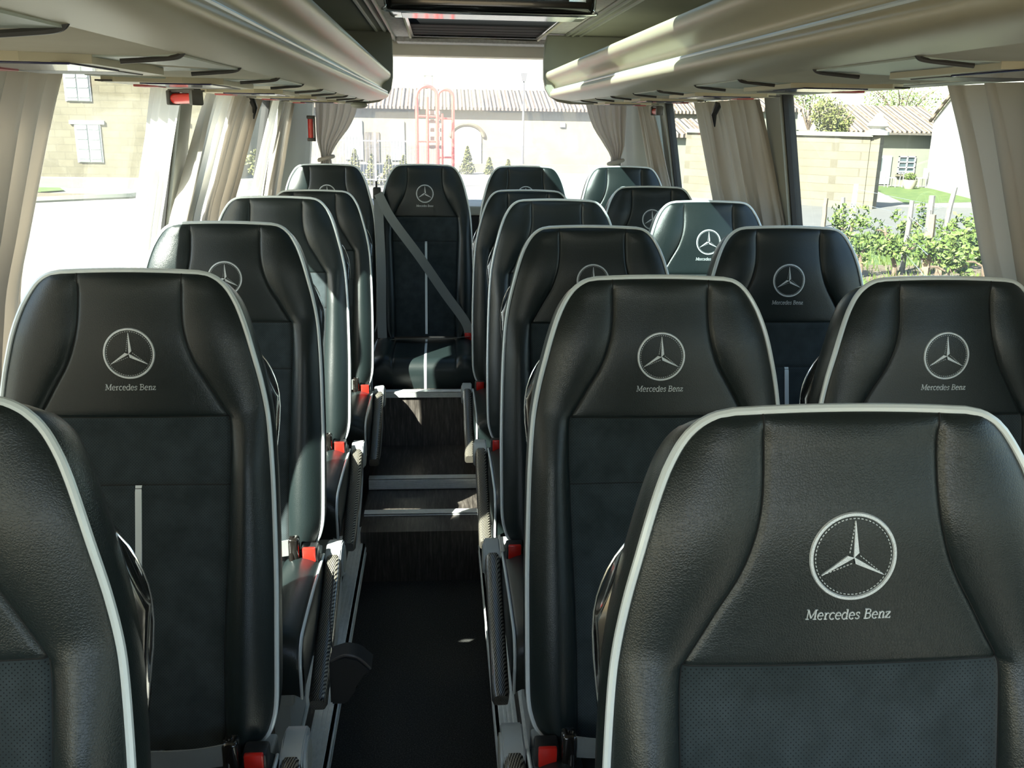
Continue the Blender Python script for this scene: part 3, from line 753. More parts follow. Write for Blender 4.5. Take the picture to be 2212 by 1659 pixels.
# ceiling with two hatch openings
HA, HB = (2.12, 3.20), (3.78, 5.72); HX = (-.165, .575)
def ring_boxes(x0, x1, y0, y1, z0, z1, holes):
    o = [((x0, y0, z0), (holes[0][0], y1, z1)), ((holes[0][1], y0, z0), (x1, y1, z1))]
    yy = y0
    for h in holes:
        o.append(((h[0], yy, z0), (h[1], h[2], z1))); yy = h[3]
    o.append(((holes[0][0], yy, z0), (holes[0][1], y1, z1))); return o
HOLES = [(HX[0], HX[1], HA[0], HA[1]), (HX[0], HX[1], HB[0], HB[1])]
S('ceiling', ring_boxes(-.262, .692, Y0B, Y1B, Z(.452), Z(.50), HOLES), M['speckle'], 0, 'speckled liner of the middle of the ceiling')
S('ceiling.001', [((-1.05, Y0B, Z(.445)), (-.262, Y1B, Z(.52)))], M['olive'], 0, 'grey left side of the ceiling')
S('ceiling.002', [((.692, Y0B, Z(.445)), (1.40, Y1B, Z(.52)))], M['olive'], 0, 'grey right side of the ceiling')
for i, xx in enumerate((-.335, -.292, -.262, .692, .722, .765)):
    bm = bmesh.new(); tube(bm, [(xx, Y0B, Z(.446)), (xx, 5.9, Z(.446))], .010, 8)
    struct('trim_%d' % (60+i), finish(bm, 'bead', M['cap'], True), 'long bead along the ceiling')
for h, lab in ((HB, 'black framed roof hatch with teal glass above the back rows'), (HA, 'roof hatch with teal glass over the front rows')):
    t = thing('roof_hatch', lab, 'roof hatch', (.205, (h[0]+h[1])/2, Z(.45)))
    hw, hl = (HX[1]-HX[0])/2, (h[1]-h[0])/2
    def fr(bm, hw=hw, hl=hl):
        for a, b in (((-hw, -hl, -.004), (-hw+.022, hl, .07)), ((hw-.022, -hl, -.004), (hw, hl, .07)), ((-hw, hl-.05, .0), (hw, hl, .075)), ((-hw, -hl, -.004), (hw, -hl+.05, .07))): box(bm, a, b, .006)
    part('hatch_frame', fr, M['gloss_black'], t, smooth=False)
    if h is HB:
        part('sliding_blind', lambda bm, hw=hw, hl=hl: [box(bm, (-hw+.01, hl-.66+i*.16, .010), (hw-.01, hl-.505+i*.16 if i < 3 else hl, .040), .01) for i in range(4)], M['blind'], t, smooth=False)
    def lipf(bm, hw=hw, hl=hl):
        tube(bm, [(-hw, -hl, 0), (hw, -hl, 0), (hw, hl, 0), (-hw, hl, 0)], .009, 8, closed=True)
    part('hatch_seal', lipf, M['felt'], t)
    def gl(bm, hw=hw, hl=hl): box(bm, (-hw+.005, -hl+.01, .066), (hw-.005, hl-.01, .072))
    part('glass_pane', gl, M['roof_glass'], t, smooth=False, label='teal tinted glass')
S('trim_70', [((-.25, 5.74, Z(.425)), (.68, 5.92, Z(.455)))], M['speckle'], .008, 'pale edge behind the roof hatch')
bm = bmesh.new(); tube(bm, [(.655, 5.50, Z(.42)), (.655, 5.56, Z(.42))], .022, 14); box(bm, (.635, 5.50, Z(.42)), (.675, 5.56, Z(.46)), .004)
tag(link('hatch_latch', finish(bm, 'latch', M['gloss_black'])), 'small black latch at the far right corner of the rear roof hatch', 'latch')
# flip-down screen housing
t = thing('screen_housing', 'glossy black fold-up screen housing under the ceiling', 'screen', (.178, 3.42, Z(.456)))
def scb(bm):
    box(bm, (-.362, 0, -.104), (.362, .24, -.006), .024, 4)
part('housing', scb, M['gloss_black'], t, angle=50)
def scl(bm):
    tube(bm, bez([(-.364, .008, -.050), (-.360, .006, -.085), (-.340, .004, -.103), (0, .003, -.105), (.340, .004, -.103), (.360, .006, -.085), (.364, .008, -.050)], 8), .0042, 8)
part('trim_strip', scl, M['chrome'], t)
def scr(bm): box(bm, (-.31, .03, -.107), (.31, .20, -.101), .002)
part('display', scr, M['dark_glass'], t, smooth=False)
def scs(bm): box(bm, (.27, -.004, -.062), (.33, .004, -.048), .002)
part('latch', scs, M['chrome'], t, smooth=False)
# luggage racks
RK = {-1: dict(out=[(-.335, .130), (-.322, .170), (-.296, .222), (-.284, .236), (-.270, .238), (-.262, .228), (-.263, .212), (-.276, .196), (-.296, .183), (-.308, .168), (-.308, .152), (-.296, .143), (-.284, .134), (-.276, .122), (-.278, .110), (-.292, .101), (-.32, .093), (-.375, .084)], u=(-.375, .084), w=-.925, wz=.098),
      1: dict(out=[(.655, .138), (.640, .180), (.615, .236), (.603, .252), (.588, .254), (.578, .244), (.580, .226), (.594, .210), (.615, .197), (.630, .184), (.632, .170), (.622, .160), (.612, .152), (.606, .142), (.610, .128), (.625, .118), (.655, .110), (.722, .102)], u=(.722, .102), w=1.285, wz=.108)}
def smooth_poly(p, n=4): return [(v.x, v.y) for v in bez([(a, b, 0) for a, b in p], n)]
for s, nm in ((-1, 'left'), (1, 'right')):
    d = RK[s]; t = thing('luggage_rack', 'long beige overhead luggage rack along the %s side' % nm, 'luggage rack', (0, 0, 0))
    def lipb(bm, d=d, s=s):
        poly = [(x, Z(z)) for x, z in smooth_poly(d['out'])]
        bs = [(d['u'][0]-s*0, Z(d['u'][1]+.012)), (d['out'][0][0], Z(d['out'][0][1]))]
        prism(bm, poly+[(d['u'][0], Z(d['u'][1]+.02))], 1, Y0B, 5.30)
    part('front_rail', lipb, M['beige_face'], t, angle=50)
    def trm(bm, d=d, s=s):
        x, z = d['out'][12] if s < 0 else d['out'][11]
        tube(bm, [(x-s*.002, Y0B, Z(z)), (x-s*.002, 5.29, Z(z))], .0045, 8)
    part('trim_strip', trm, M['piping'], t, label='pale trim strip along the rail')
    def und(bm, d=d, s=s):
        prism(bm, [(d['u'][0]-s*.0, Z(d['u'][1]+.001)), (d['u'][0]+s*.05, Z(d['u'][1]-.004)), ((d['u'][0]+d['w'])/2, Z((d['u'][1]+d['wz'])/2-.012)), (d['w'], Z(d['wz'])), (d['w'], Z(d['wz']+.03)), (d['u'][0], Z(d['u'][1]+.03))], 1, Y0B, 5.30)
    part('underside', und, M['felt'], t, angle=60, label='soft beige underside')
    def shf(bm, d=d, s=s): prism(bm, [(d['out'][1][0], Z(.135)), (d['w'], Z(.145)), (d['w'], Z(.132)), (d['out'][0][0], Z(.122))], 1, Y0B, 5.28)
    part('shelf', shf, M['felt'], t, smooth=False)
    def cap(bm, s=s):
        P = [(-.90, .444), (-.262, .444), (-.252, .40), (-.250, .30), (-.252, .21), (-.262, .15), (-.285, .108), (-.33, .082), (-.40, .070), (-.60, .072), (-.90, .082)]
        if s > 0: P = [(1.25, .444), (.585, .444), (.572, .40), (.568, .31), (.570, .22), (.582, .165), (.605, .128), (.65, .100), (.72, .088), (.95, .088), (1.25, .092)]
        prism(bm, [(x, Z(z)) for x, z in P], 1, 5.30, 5.36)
        es = [e for e in bm.edges if abs(e.verts[0].co.y-e.verts[1].co.y) < 1e-6]
        bmesh.ops.bevel(bm, geom=es, offset=.006, segments=2, affect='EDGES')
    part('end_panel', cap, M['cap'], t, smooth=False, label='darker grey end panel')
# service units in the underside of the racks
def unit(s, y0, lab, ln=.40):
    d = RK[s]; xi = d['u'][0]; zi = d['u'][1]; m = -s
    t = thing('service_unit', lab, 'reading light console', (xi, y0, Z(zi)), group='service units on the %s rack' % ('left' if s < 0 else 'right'))
    wd = .40
    def pl(bm):
        # base plate following the underside, narrowing outwards
        P = [(.0, .0), (.0, ln), (.14, ln-.01), (.22, ln-.04), (wd, ln-.05), (wd, -.10), (.26, -.09), (.14, -.02)]
        A = [bm.verts.new((s*x, y, -.003-.006*math.sin(PI*min(1, x/.45)))) for x, y in P]; B = [bm.verts.new((s*x, y, .012)) for x, y in P]
        n = len(P)
        for i in range(n): bm.faces.new((A[i], A[(i+1) % n], B[(i+1) % n], B[i]))
        bm.faces.new(A); bm.faces.new(B[::-1])
    part('base_plate', pl, M['unit'], t, smooth=False)
    for yy in (0, ln):
        def br(bm, yy=yy):
            tube(bm, bez([(s*-.004, yy, .004), (s*.006, yy, -.004), (s*.04, yy, -.008), (s*.085, yy-.006, -.012)], 5), .0042, 6)
        part('bracket', br, M['unit_trim'], t)
    def pod(bm):
        P = [(.12, -.02), (.12, ln-.06), (.16, ln-.03), (.34, ln-.06), (.38, ln-.12), (.38, -.06), (.34, -.09), (.2, -.07)]
        prism(bm, [(s*x, y) for x, y in P], 2, -.017, -.004)
    part('lamp_pod', pod, M['beige'], t, smooth=False)
    def blue(bm): box(bm, (s*.14, -.05, -.020), (s*.30, .16, -.0165), .002)
    part('lens', blue, M['unit_blue'], t, smooth=False, label='dark blue lens')
    def dark(bm): box(bm, (s*.15, .19, -.019), (s*.33, ln-.08, -.0165), .002)
    part('air_nozzle_slot', dark, M['unit_trim'], t, smooth=False)
    def redt(bm): box(bm, (s*.30, .10, -.022), (s*.36, .17, -.0165), .002)
    part('call_button', redt, M['unit_red'], t, smooth=False, label='red call button')
    def gr(bm):
        for i in range(7): box(bm, (s*.335, -.085+i*.020, -.0165), (s*.385, -.080+i*.020, -.0125))
    part('grille', gr, M['unit_trim'], t, smooth=False)
ULAB = {-1: ['service unit at the top left corner of the picture, cut off by its edge', 'grey service unit with blue lens above the left single seats, nearest fully seen', 'service unit on the left rack after the red hammer bracket', 'fourth service unit on the left rack, small', 'fifth service unit on the left rack, smaller still', 'last service unit on the left rack by the rear end'],
        1: ['service unit over the right front, behind the picture edge', 'grey service unit with blue lens above the right near curtain', 'service unit on the right rack above the middle right curtains', 'fourth service unit on the right rack, small', 'fifth service unit on the right rack, smaller still', 'last service unit on the right rack by the rear end']}
for i in range(6):
    for s in (-1, 1):
        if s > 0 and i == 0: continue
        unit(s, (.62 if s < 0 else .56)+(.84 if s < 0 else .87)*i, ULAB[s][i])
# small dome at the rear end of the left rack
bm = bmesh.new(); bmesh.ops.create_uvsphere(bm, u_segments=20, v_segments=10, radius=.045)
for v in bm.verts: v.co = Vector((v.co.x-.43, v.co.y+5.23, Z(.062)+v.co.z*.4))
tag(link('dome_light', finish(bm, 'dome', M['cap'])), 'small grey dome under the rear end of the left rack', 'light')
# emergency hammers
def hammer(loc, rot, lab):
    t = thing('emergency_hammer', lab, 'emergency hammer', loc, rot)
    part('grip', lambda bm: tube(bm, bez([(-.055, 0, 0), (-.045, 0, 0), (0, 0, 0), (.05, 0, 0), (.055, 0, 0)], 3), .016, 12), M['red'], t, key='hgrip', label='red grip')
    def br(bm):
        box(bm, (-.075, -.02, -.02), (-.055, .02, .025), .005); box(bm, (.055, -.02, -.02), (.075, .02, .025), .005); box(bm, (-.075, -.012, .018), (.075, .012, .028), .002)
    part('bracket', br, M['unit_trim'], t, key='hbr', label='black bracket')
hammer((-.775, 3.02, Z(.046)), (0, 0, -PI/4), 'red emergency hammer under the left rack between the service units')
hammer((1.15, 5.05, Z(.055)), (0, 0, PI/2), 'red emergency hammer under the right rack near the rear')
hammer((-.775, 5.86, Z(-.07)), (0, PI/2, 0), 'red emergency hammer upright on the rear left corner post')
# ------------------------------------------------------------------ curtains
def curtain(lab, rows, folds, amp, side, name='curtain', group=None, ny=None, rear=False, seed=0, m_='curtain'):
    """rows: (z, a, b, x) start/end along the wall at each height; side curtains run along Y, the rear ones along X"""
    rnd = random.Random(seed); ph = [rnd.uniform(-.5, .5) for _ in range(40)]
    n = folds*12; bm = bmesh.new(); V = []
    m = 26
    zs = [rows[0][0]+(rows[-1][0]-rows[0][0])*i/m for i in range(m+1)]
    tab = lambda k: [(r[0], r[k]) for r in rows]
    for z in zs:
        a, b, x = interp(tab(1), z), interp(tab(2), z), interp(tab(3), z); r = []
        q = (rows[0][0]-z)/(rows[0][0]-rows[-1][0])
        for j in range(n+1):
            u = j/n; k = u*folds; i0 = int(k)
            am = amp*(.55+.45*q)*(1+.5*ph[i0 % 40]); off = fold(2*PI*k+.35*math.sin(3*q+j/n*5))*amp*(.6+.4*q)*(1+.35*math.sin(k*2.3+ph[3]*9))
            along = a+(b-a)*(u+.012*math.sin(4*PI*k+2*q))
            if rear: r.append(bm.verts.new((along, x+off, Z(z))))
            else: r.append(bm.verts.new((x-side*0+off, along, Z(z))))
        V.append(r)
    for i in range(m):
        for j in range(n): bm.faces.new((V[i][j], V[i][j+1], V[i+1][j+1], V[i+1][j]))
    o = link(name, finish(bm, name, M[m_], True, 80, False))
    return tag(o, lab, 'curtain', group)
def fold(a): return math.sin(a+.55*math.sin(a))+.25*math.sin(2.1*a+1)
def sc(side, t0, t1, b0, b1, lab, folds, amp=.022, zb=-.75, sd=0, ox=.045, m_='curtain'):
    s = side
    def X(z): return wx(s, z)-s*ox
    zs = [.092, .0, -.12, -.25, -.40, -.58, zb]; rows = []
    for z in zs:
        q = min(1, (.10-z)/.50)**.8; rows.append((z, t0+(b0-t0)*q, t1+(b1-t1)*q, X(z)))
    return curtain(lab, rows, folds, amp, s, seed=sd, m_=m_)
sc(-1, .20, 1.56, .20, 1.50, 'pale unseen curtain added outside the picture to keep sun off the near left seats', 9, .03, sd=13)  # added out of view to block the sun on the near left seats
sc(-1, 1.97, 2.33, 1.83, 2.13, 'pale pleated curtain at the left edge of the picture', 4, .045, sd=1)
sc(-1, 2.98, 3.37, 2.90, 3.24, 'sunlit white curtain in front of the first left window post', 4, .020, sd=2, ox=.04, m_='curtain_sunlit')
sc(-1, 3.72, 4.12, 3.40, 3.72, 'bright curtain just behind the first left window post', 4, .032, sd=3, m_='curtain_sunlit')
sc(-1, 4.16, 4.74, 3.74, 4.25, 'darker beige curtain bunched beside the third left seat', 6, .042, sd=4)
sc(-1, 5.12, 5.30, 4.75, 5.12, 'narrow glowing curtain at the rearmost left window', 3, .018, sd=5, m_='curtain_sunlit')
sc(-1, 5.50, 5.80, 5.22, 5.66, 'curtain next to the rear left corner post', 5, .020, sd=6)
sc(1, 1.15, 2.17, 1.10, 2.00, 'pale pleated curtain at the right edge of the picture', 7, .055, sd=7, ox=.06)
sc(1, 3.66, 4.05, 3.52, 3.86, 'right hand curtain of the bunched pair between the right windows', 5, .038, sd=8)
sc(1, 4.05, 4.46, 3.88, 4.26, 'left hand curtain of the bunched pair between the right windows', 5, .038, sd=9)
sc(1, 5.48, 5.78, 5.25, 5.62, 'curtain next to the rear right corner post', 5, .03, sd=10)
def tie(x, y, z, s, lab):
    bm = bmesh.new(); tube(bm, [(x, y-.02, Z(z)), (x-s*.012, y, Z(z-.045)), (x, y+.015, Z(z-.095))], .012, 8, rad=[.016, .013, .003])
    tag(link('curtain_tie', finish(bm, 'tie', M['plastic_black'])), lab, 'curtain tie')
tie(-.845, 4.45, .08, -1, 'dark tie at the top of the left curtain beside the third seat')
tie(1.185, 4.06, .08, 1, 'dark tie between the two curtains on the right')
curtain('rear window curtain gathered to the left with a tie-back', [(.42, -.76, -.46, 5.90), (.05, -.75, -.50, 5.90), (-.06, -.75, -.55, 5.90), (-.15, -.745, -.62, 5.90), (-.24, -.725, -.665, 5.90), (-.30, -.735, -.655, 5.90), (-.40, -.74, -.61, 5.90), (-.50, -.74, -.58, 5.90)], 6, .012, -1, rear=True, seed=11)
curtain('rear window curtain gathered to the right with a tie-back', [(.42, .84, 1.16, 5.90), (.09, .90, 1.15, 5.90), (-.04, .95, 1.15, 5.90), (-.14, 1.02, 1.15, 5.90), (-.23, 1.07, 1.13, 5.90), (-.30, 1.06, 1.14, 5.90), (-.40, 1.03, 1.15, 5.90), (-.50, 1.00, 1.15, 5.90)], 6, .012, 1, rear=True, seed=12)
for x, lab in ((-.695, 'pale strap holding the left rear curtain'), (1.10, 'pale strap holding the right rear curtain')):
    bm = bmesh.new(); pts = [(x+.045*math.cos(a), 5.90+.026*math.sin(a), Z(-.245)+.012*math.cos(a)) for a in [2*PI*i/20 for i in range(20)]]
    tube(bm, pts, .012, 6, closed=True); tag(link('curtain_tieback', finish(bm, 'tieback', M['curtain'])), lab, 'curtain tieback')
# black zipped pouch hanging beside the armrest of the third left seat
t = thing('zipped_pouch', 'black zipped pouch hanging beside the aisle below the left armrest', 'pouch', (-.215, 1.86, Z(-1.16)))
def pou(bm):
    prof = [(-.035, .0), (.0, .012), (.03, .004), (.060, -.026), (.035, -.036), (.022, -.075), (.0, -.11), (-.035, -.11)]
    prism(bm, prof, 1, -.035, .03); es = list(bm.edges); bmesh.ops.bevel(bm, geom=es, offset=.004, segments=2, affect='EDGES')
part('pouch_body', pou, M['rubber'], t)
part('strap', lambda bm: strap(bm, [(-.03, .0, -.02), (-.05, .12, .02), (-.055, .26, .06)], Vector((0, 0, 1)), .02), M['rubber'], t, smooth=False)
part('zip', lambda bm: tube(bm, bez([(-.03, -.036, .002), (.0, -.038, .017), (.03, -.038, .009), (.056, -.036, -.02)], 8), .0028, 6), M['unit_trim'], t)
#@@OUTSIDE
# ------------------------------------------------------------------ outside, metres from the camera, ground 2.8 m below the eye
G = Z(-2.8)
def flat(name, pts, z, m, lab, th=.02):
    bm = bmesh.new(); prism(bm, pts, 2, G+z-th, G+z)
    return struct(name, finish(bm, name, m, False), lab)
flat('ground', [(-90, -40), (110, -40), (110, 130), (-90, 130)], 0, M['gravel'], 'pale gravel ground', .3)
flat('road', [(-90, 37.5), (-6, 37.5), (-6, 43), (-90, 43)], .01, M['asphalt'], 'road in front of the stone house')
flat('road.001', [(7, 24.5), (60, 20.5), (60, 29.5), (7, 33.5)], .01, M['asphalt'], 'road beyond the vineyard')
flat('ground.001', [(5.5, 4), (60, 4), (60, 20.3), (7, 24.3)], .015, M['grass'], 'grass verge of the vineyard')
flat('ground.002', [(6.5, 6), (40, 6), (40, 17.6), (8.2, 18.6)], .022, M['soil'], 'bare soil between the vines')
flat('ground.003', [(17.5, 34.2), (23, 36), (23, 43.5), (20.6, 44.5)], .012, M['grass'], 'grass before the small house')
flat('ground.004', [(-18, 31.2), (-13.0, 31.2), (-10.7, 33.2), (-10.5, 34.4), (-18, 35.0)], .03, M['soil'], 'planted island by the car park')
flat('ground.005', [(-18, 34.6), (-14.2, 34.8), (-13.7, 35.6), (-14.3, 36.8), (-18, 36.8)], .06, M['grass'], 'bright grass patch on the island')
bm = bmesh.new(); tube(bm, [(-18, 31.1, G+.06), (-13.0, 31.1, G+.06), (-10.6, 33.1, G+.06), (-10.4, 34.4, G+.06)], .13, 6)
tag(link('kerb', finish(bm, 'kerb', M['render_green'])), 'grey kerb around the planted island outside the left window', 'kerb')
def wallbox(a, b, z0, z1, th=.4):
    d = Vector((b[0]-a[0], b[1]-a[1])); n = Vector((-d.y, d.x)).normalized()*th
    def f(bm): prism(bm, [a, b, (b[0]+n.x, b[1]+n.y), (a[0]+n.x, a[1]+n.y)], 2, Z(z0), Z(z1))
    return f
def shuttered(t, x, y, z0, z1, wd, lint=True, closed=True):
    f = part('window_frame', lambda bm: box(bm, (x-wd/2-.06, y-.05, Z(z0)), (x+wd/2+.06, y+.1, Z(z1))), M['white_paint'], t, smooth=False)
    for q in (-1, 1):
        def sh(bm, q=q):
            xa, xb = sorted((x+q*.02, x+q*wd/2))
            box(bm, (xa, y-.10, Z(z0)+.03), (xb, y-.06, Z(z1)-.03))
            for i in range(4): box(bm, (xa+.03, y-.12, Z(z0)+.15+i*(z1-z0-.3)/3.2), (xb-.03, y-.10, Z(z0)+.20+i*(z1-z0-.3)/3.2))
        part('shutter', sh, M['shutter'], f, smooth=False)
    if lint: part('lintel', lambda bm: box(bm, (x-wd/2-.25, y-.10, Z(z1)), (x+wd/2+.25, y+.05, Z(z1)+.16)), M['white_paint'], f, smooth=False)
t = thing('stone_house', 'old stone house with pale shutters seen through the left front window', 'house', (0, 0, 0))
part('wall', lambda bm: box(bm, (-28, 44, G), (-9.2, 52, Z(5.2))), M['stone'], t, smooth=False)
part('roof', lambda bm: prism(bm, [(43.5, Z(5.2)), (52.5, Z(5.2)), (48, Z(7.2))], 0, -28.3, -8.9), M['tiles'], t, smooth=False)
for x, z0, z1, wd in ((-15.6, -2.15, -.50, 1.0), (-15.85, .47, 2.1, 1.0), (-11.9, -2.15, -.5, 1.0), (-19.8, -2.15, -.5, 1.0), (-11.9, .47, 2.1, 1.0)): shuttered(t, x, 44, z0, z1, wd)
# long tiled barn behind
t = thing('long_barn', 'long pale barn with a clay tile roof behind the rear window', 'barn', (0, 0, 0))
part('wall', lambda bm: box(bm, (-14, 61, G), (17, 68, Z(.66))), M['render_wall'], t, smooth=False)
def troof(x0, x1, ya, yb, z0, z1, rib=.32):
    def f(bm):
        n = int((x1-x0)/rib*6); A, B = [], []
        for i in range(n+1):
            x = x0+(x1-x0)*i/n; h = .07*abs(math.sin(PI*(x-x0)/rib))
            A.append(bm.verts.new((x, ya, Z(z0)+h))); B.append(bm.verts.new((x, yb, Z(z1)+h)))
        C_ = [bm.verts.new((v.co.x, ya, Z(z0)-.12)) for v in A]
        for i in range(n): bm.faces.new((A[i], A[i+1], B[i+1], B[i])); bm.faces.new((C_[i], C_[i+1], A[i+1], A[i]))
    return f
part('roof', troof(-14.3, 17.3, 60.5, 64.6, .66, 1.85, .42), M['tiles'], t, smooth=False)
def archdoor(bm):
    P = [(.85, Z(-2.8)), (.85, Z(-1.1))]+[(1.75+.9*math.cos(a), Z(-1.1)+.62*math.sin(a)) for a in [PI-PI*i/12 for i in range(13)]]+[(2.65, Z(-2.8))]
    prism(bm, P, 1, 60.93, 61.1)
part('arched_door', archdoor, M['white_wall'], t, smooth=False)
def archr(bm): tube(bm, [(1.75+1.05*math.cos(a), 60.95, Z(-1.1)+.78*math.sin(a)) for a in [PI-PI*i/14 for i in range(15)]], .12, 6)
part('arch_surround', archr, M['stone'], t)
part('vent', lambda bm: box(bm, (7.65, 60.9, Z(-.42)), (8.0, 61.05, Z(-.12))), M['iron'], t, smooth=False)
for x, wd in ((-5.4, 1.1), (-2.65, .85)): part('pale_door', lambda bm, x=x, wd=wd: box(bm, (x-wd/2, 60.9, Z(-2.6)), (x+wd/2, 61.05, Z(-.2))), M['shutter'], t, smooth=False)
part('dark_doorway', lambda bm: box(bm, (-4.7, 60.92, Z(-2.7)), (-3.8, 61.05, Z(-.9))), M['dark_gate'], t, smooth=False)
t = thing('bell_turret', 'small grey turret rising behind the barn roof', 'turret', (-.8, 72, G))
t.scale = (.55, .55, .95)
part('shaft', lambda bm: box(bm, (-.5, -.5, 0), (.5, .5, 5.2), .02), M['stone_pale'], t, smooth=False)
def tt(bm):
    box(bm, (-.7, -.7, 5.2), (.7, .7, 5.4))
    for a, b in ((-.5, -.5), (.5, -.5), (.5, .5), (-.5, .5)): box(bm, (a-.1, b-.1, 5.4), (a+.1, b+.1, 6.1))
    r = [bm.verts.new((x, y, 6.1)) for x, y in ((-.65, -.65), (.65, -.65), (.65, .65), (-.65, .65))]; tp = bm.verts.new((0, 0, 7.2))
    for i in range(4): bm.faces.new((r[i], r[(i+1) % 4], tp))
    bm.faces.new(r[::-1])
part('belfry', tt, M['render_green'], t, smooth=False)
t = thing('lamp_post', 'slim tall lamp post outside the rear window', 'lamp post', (4.78, 55, G))
part('pole', lambda bm: tube(bm, [(0, 0, 0), (0, 0, .8), (0, 0, 4.9)], .06, 8, rad=[.11, .07, .05]), M['iron'], t)
def lant(bm):
    r1 = [bm.verts.new((a*.10, b*.10, 4.9)) for a, b in ((-1, -1), (1, -1), (1, 1), (-1, 1))]; r2 = [bm.verts.new((a*.18, b*.18, 5.35)) for a, b in ((-1, -1), (1, -1), (1, 1), (-1, 1))]
    tp = bm.verts.new((0, 0, 5.5)); bm.faces.new(r1[::-1])
    for i in range(4): bm.faces.new((r1[i], r1[(i+1) % 4], r2[(i+1) % 4], r2[i])); bm.faces.new((r2[i], r2[(i+1) % 4], tp))
part('lantern', lant, M['iron'], t, smooth=False)
# iron fence, hedge cones
t = thing('iron_fence', 'spiked iron fence in front of the barn on the left of the rear window', 'fence', (-5.6, 39.5, G))
for i in range(44):
    part('bar', lambda bm: tube(bm, [(0, 0, .1), (0, 0, 2.0), (0, 0, 2.15)], .013, 6, rad=[.013, .013, .001]), M['iron'], t, key='fbar').location = (.13*i, 0, 0)
for z in (.3, 1.85): part('rail', lambda bm, z=z: box(bm, (-.1, -.02, z), (5.75, .02, z+.05)), M['iron'], t, smooth=False)
part('post', lambda bm: box(bm, (2.9, -.05, 0), (3.0, .05, 2.2)), M['iron'], t, smooth=False)
t = thing('low_wall', 'low pale wall along the foot of the barn', 'wall', (0, 0, 0)); part('masonry', lambda bm: box(bm, (-1, 52, G), (16, 52.3, G+.45)), M['render_wall'], t, smooth=False)
def foliage(bm, c, rad, n, leaf, rnd, shell=.55):
    for _ in range(n):
        while True:
            v = Vector((rnd.uniform(-1, 1), rnd.uniform(-1, 1), rnd.uniform(-1, 1)))
            if shell < v.length < 1: break
        p = Vector((c[0]+v.x*rad[0], c[1]+v.y*rad[1], c[2]+v.z*rad[2])); a = Vector((rnd.gauss(0, 1), rnd.gauss(0, 1), rnd.gauss(0, 1))).normalized()
        b = a.orthogonal().normalized(); cc = a.cross(b); s = leaf*rnd.uniform(.6, 1.3)
        q = [p+a*s, p+b*s*.5, p-a*s*.8, p-b*s*.5]; q[0] += cc*s*.25
        bm.faces.new([bm.verts.new(x) for x in q])
def cone_bush(x, y, h, lab, sd):
    t = thing('conifer_bush', lab, 'bush', (x, y, G), group='small clipped conifers outside the rear window'); rnd = random.Random(sd)
    def f(bm):
        for i in range(10):
            q = i/10; foliage(bm, (0, 0, h*(.08+.88*q)), (h*.30*(1-q)+.03,)*2+(h*.09,), 90, .07, rnd, .3)
    part('foliage', f, M['conifer'], t, smooth=False)
    part('stem', lambda bm: tube(bm, [(0, 0, 0), (0, 0, h*.5)], .04, 6), M['bark'], t)
for i, (px, y, h, lab) in enumerate(((-7.2, 41, 1.5, 'leftmost conifer bush behind the iron fence by the curtain'), (-3.62, 41, 1.55, 'pointed conifer bush behind the iron fence, second from the curtain'), (-2.9, 41, 1.35, 'yellowish conifer bush behind the middle of the iron fence'), (-2.2, 41, 1.3, 'conifer bush behind the iron fence left of the red frame'), (-1.55, 41, 1.35, 'conifer bush right beside the red frame, on its left'), (1.45, 50, 1.5, 'conifer bush to the right of the red frame below the arched door'), (2.6, 50, .9, 'tiny conifer bush right of the arched door'), (5.2-1.6, 50, .8, 'tiny conifer bush left of the lamp post'))):
    cone_bush(px, y, h, lab, 20+i)
# red tubular frames
t = thing('red_frame', 'red tubular frame with two rounded arches outside the rear window', 'frame', (0, 10.4, G))
def loop(x0, x1, y, zt, r=.017):
    c = (x0+x1)/2; R_ = (x1-x0)/2
    return [(x0, y, 0), (x0, y, zt-R_)]+[(c+R_*math.cos(a), y, zt-R_+R_*math.sin(a)) for a in [PI-PI*i/14 for i in range(15)]]+[(x1, y, zt-R_), (x1, y, 0)]
ztop = 2.8+.35
part('arch', lambda bm: tube(bm, loop(-.243, -.025, 0, 3.13), .018, 8), M['red_tube'], t)
part('arch', lambda bm: tube(bm, loop(-.020, .150, .35, 3.11), .018, 8), M['red_tube'], t)
part('upright', lambda bm: tube(bm, [(-.13, 0, 0), (-.13, 0, 3.02)], .016, 8), M['red_tube'], t)
part('upright', lambda bm: tube(bm, [(.03, .3, 0), (.03, .3, 2.85)], .012, 8), M['red_tube'], t)
for i in range(7): part('rung', lambda bm, i=i: tube(bm, [(-.243, 0, 2.95-.13-i*.26), (-.025, 0, 2.95-.13-i*.26)], .012, 6), M['red_tube'], t)
for i in range(4): part('rung', lambda bm, i=i: tube(bm, [(-.020, .35, 2.80-i*.42), (.150, .35, 2.80-i*.42)], .012, 6), M['red_tube'], t)
def brd(bm):
    for i in range(5): box(bm, (-.12, .05, 2.84-i*.09), (.02, .08, 2.88-i*.09))
part('board', brd, M['terracotta'], t, smooth=False)
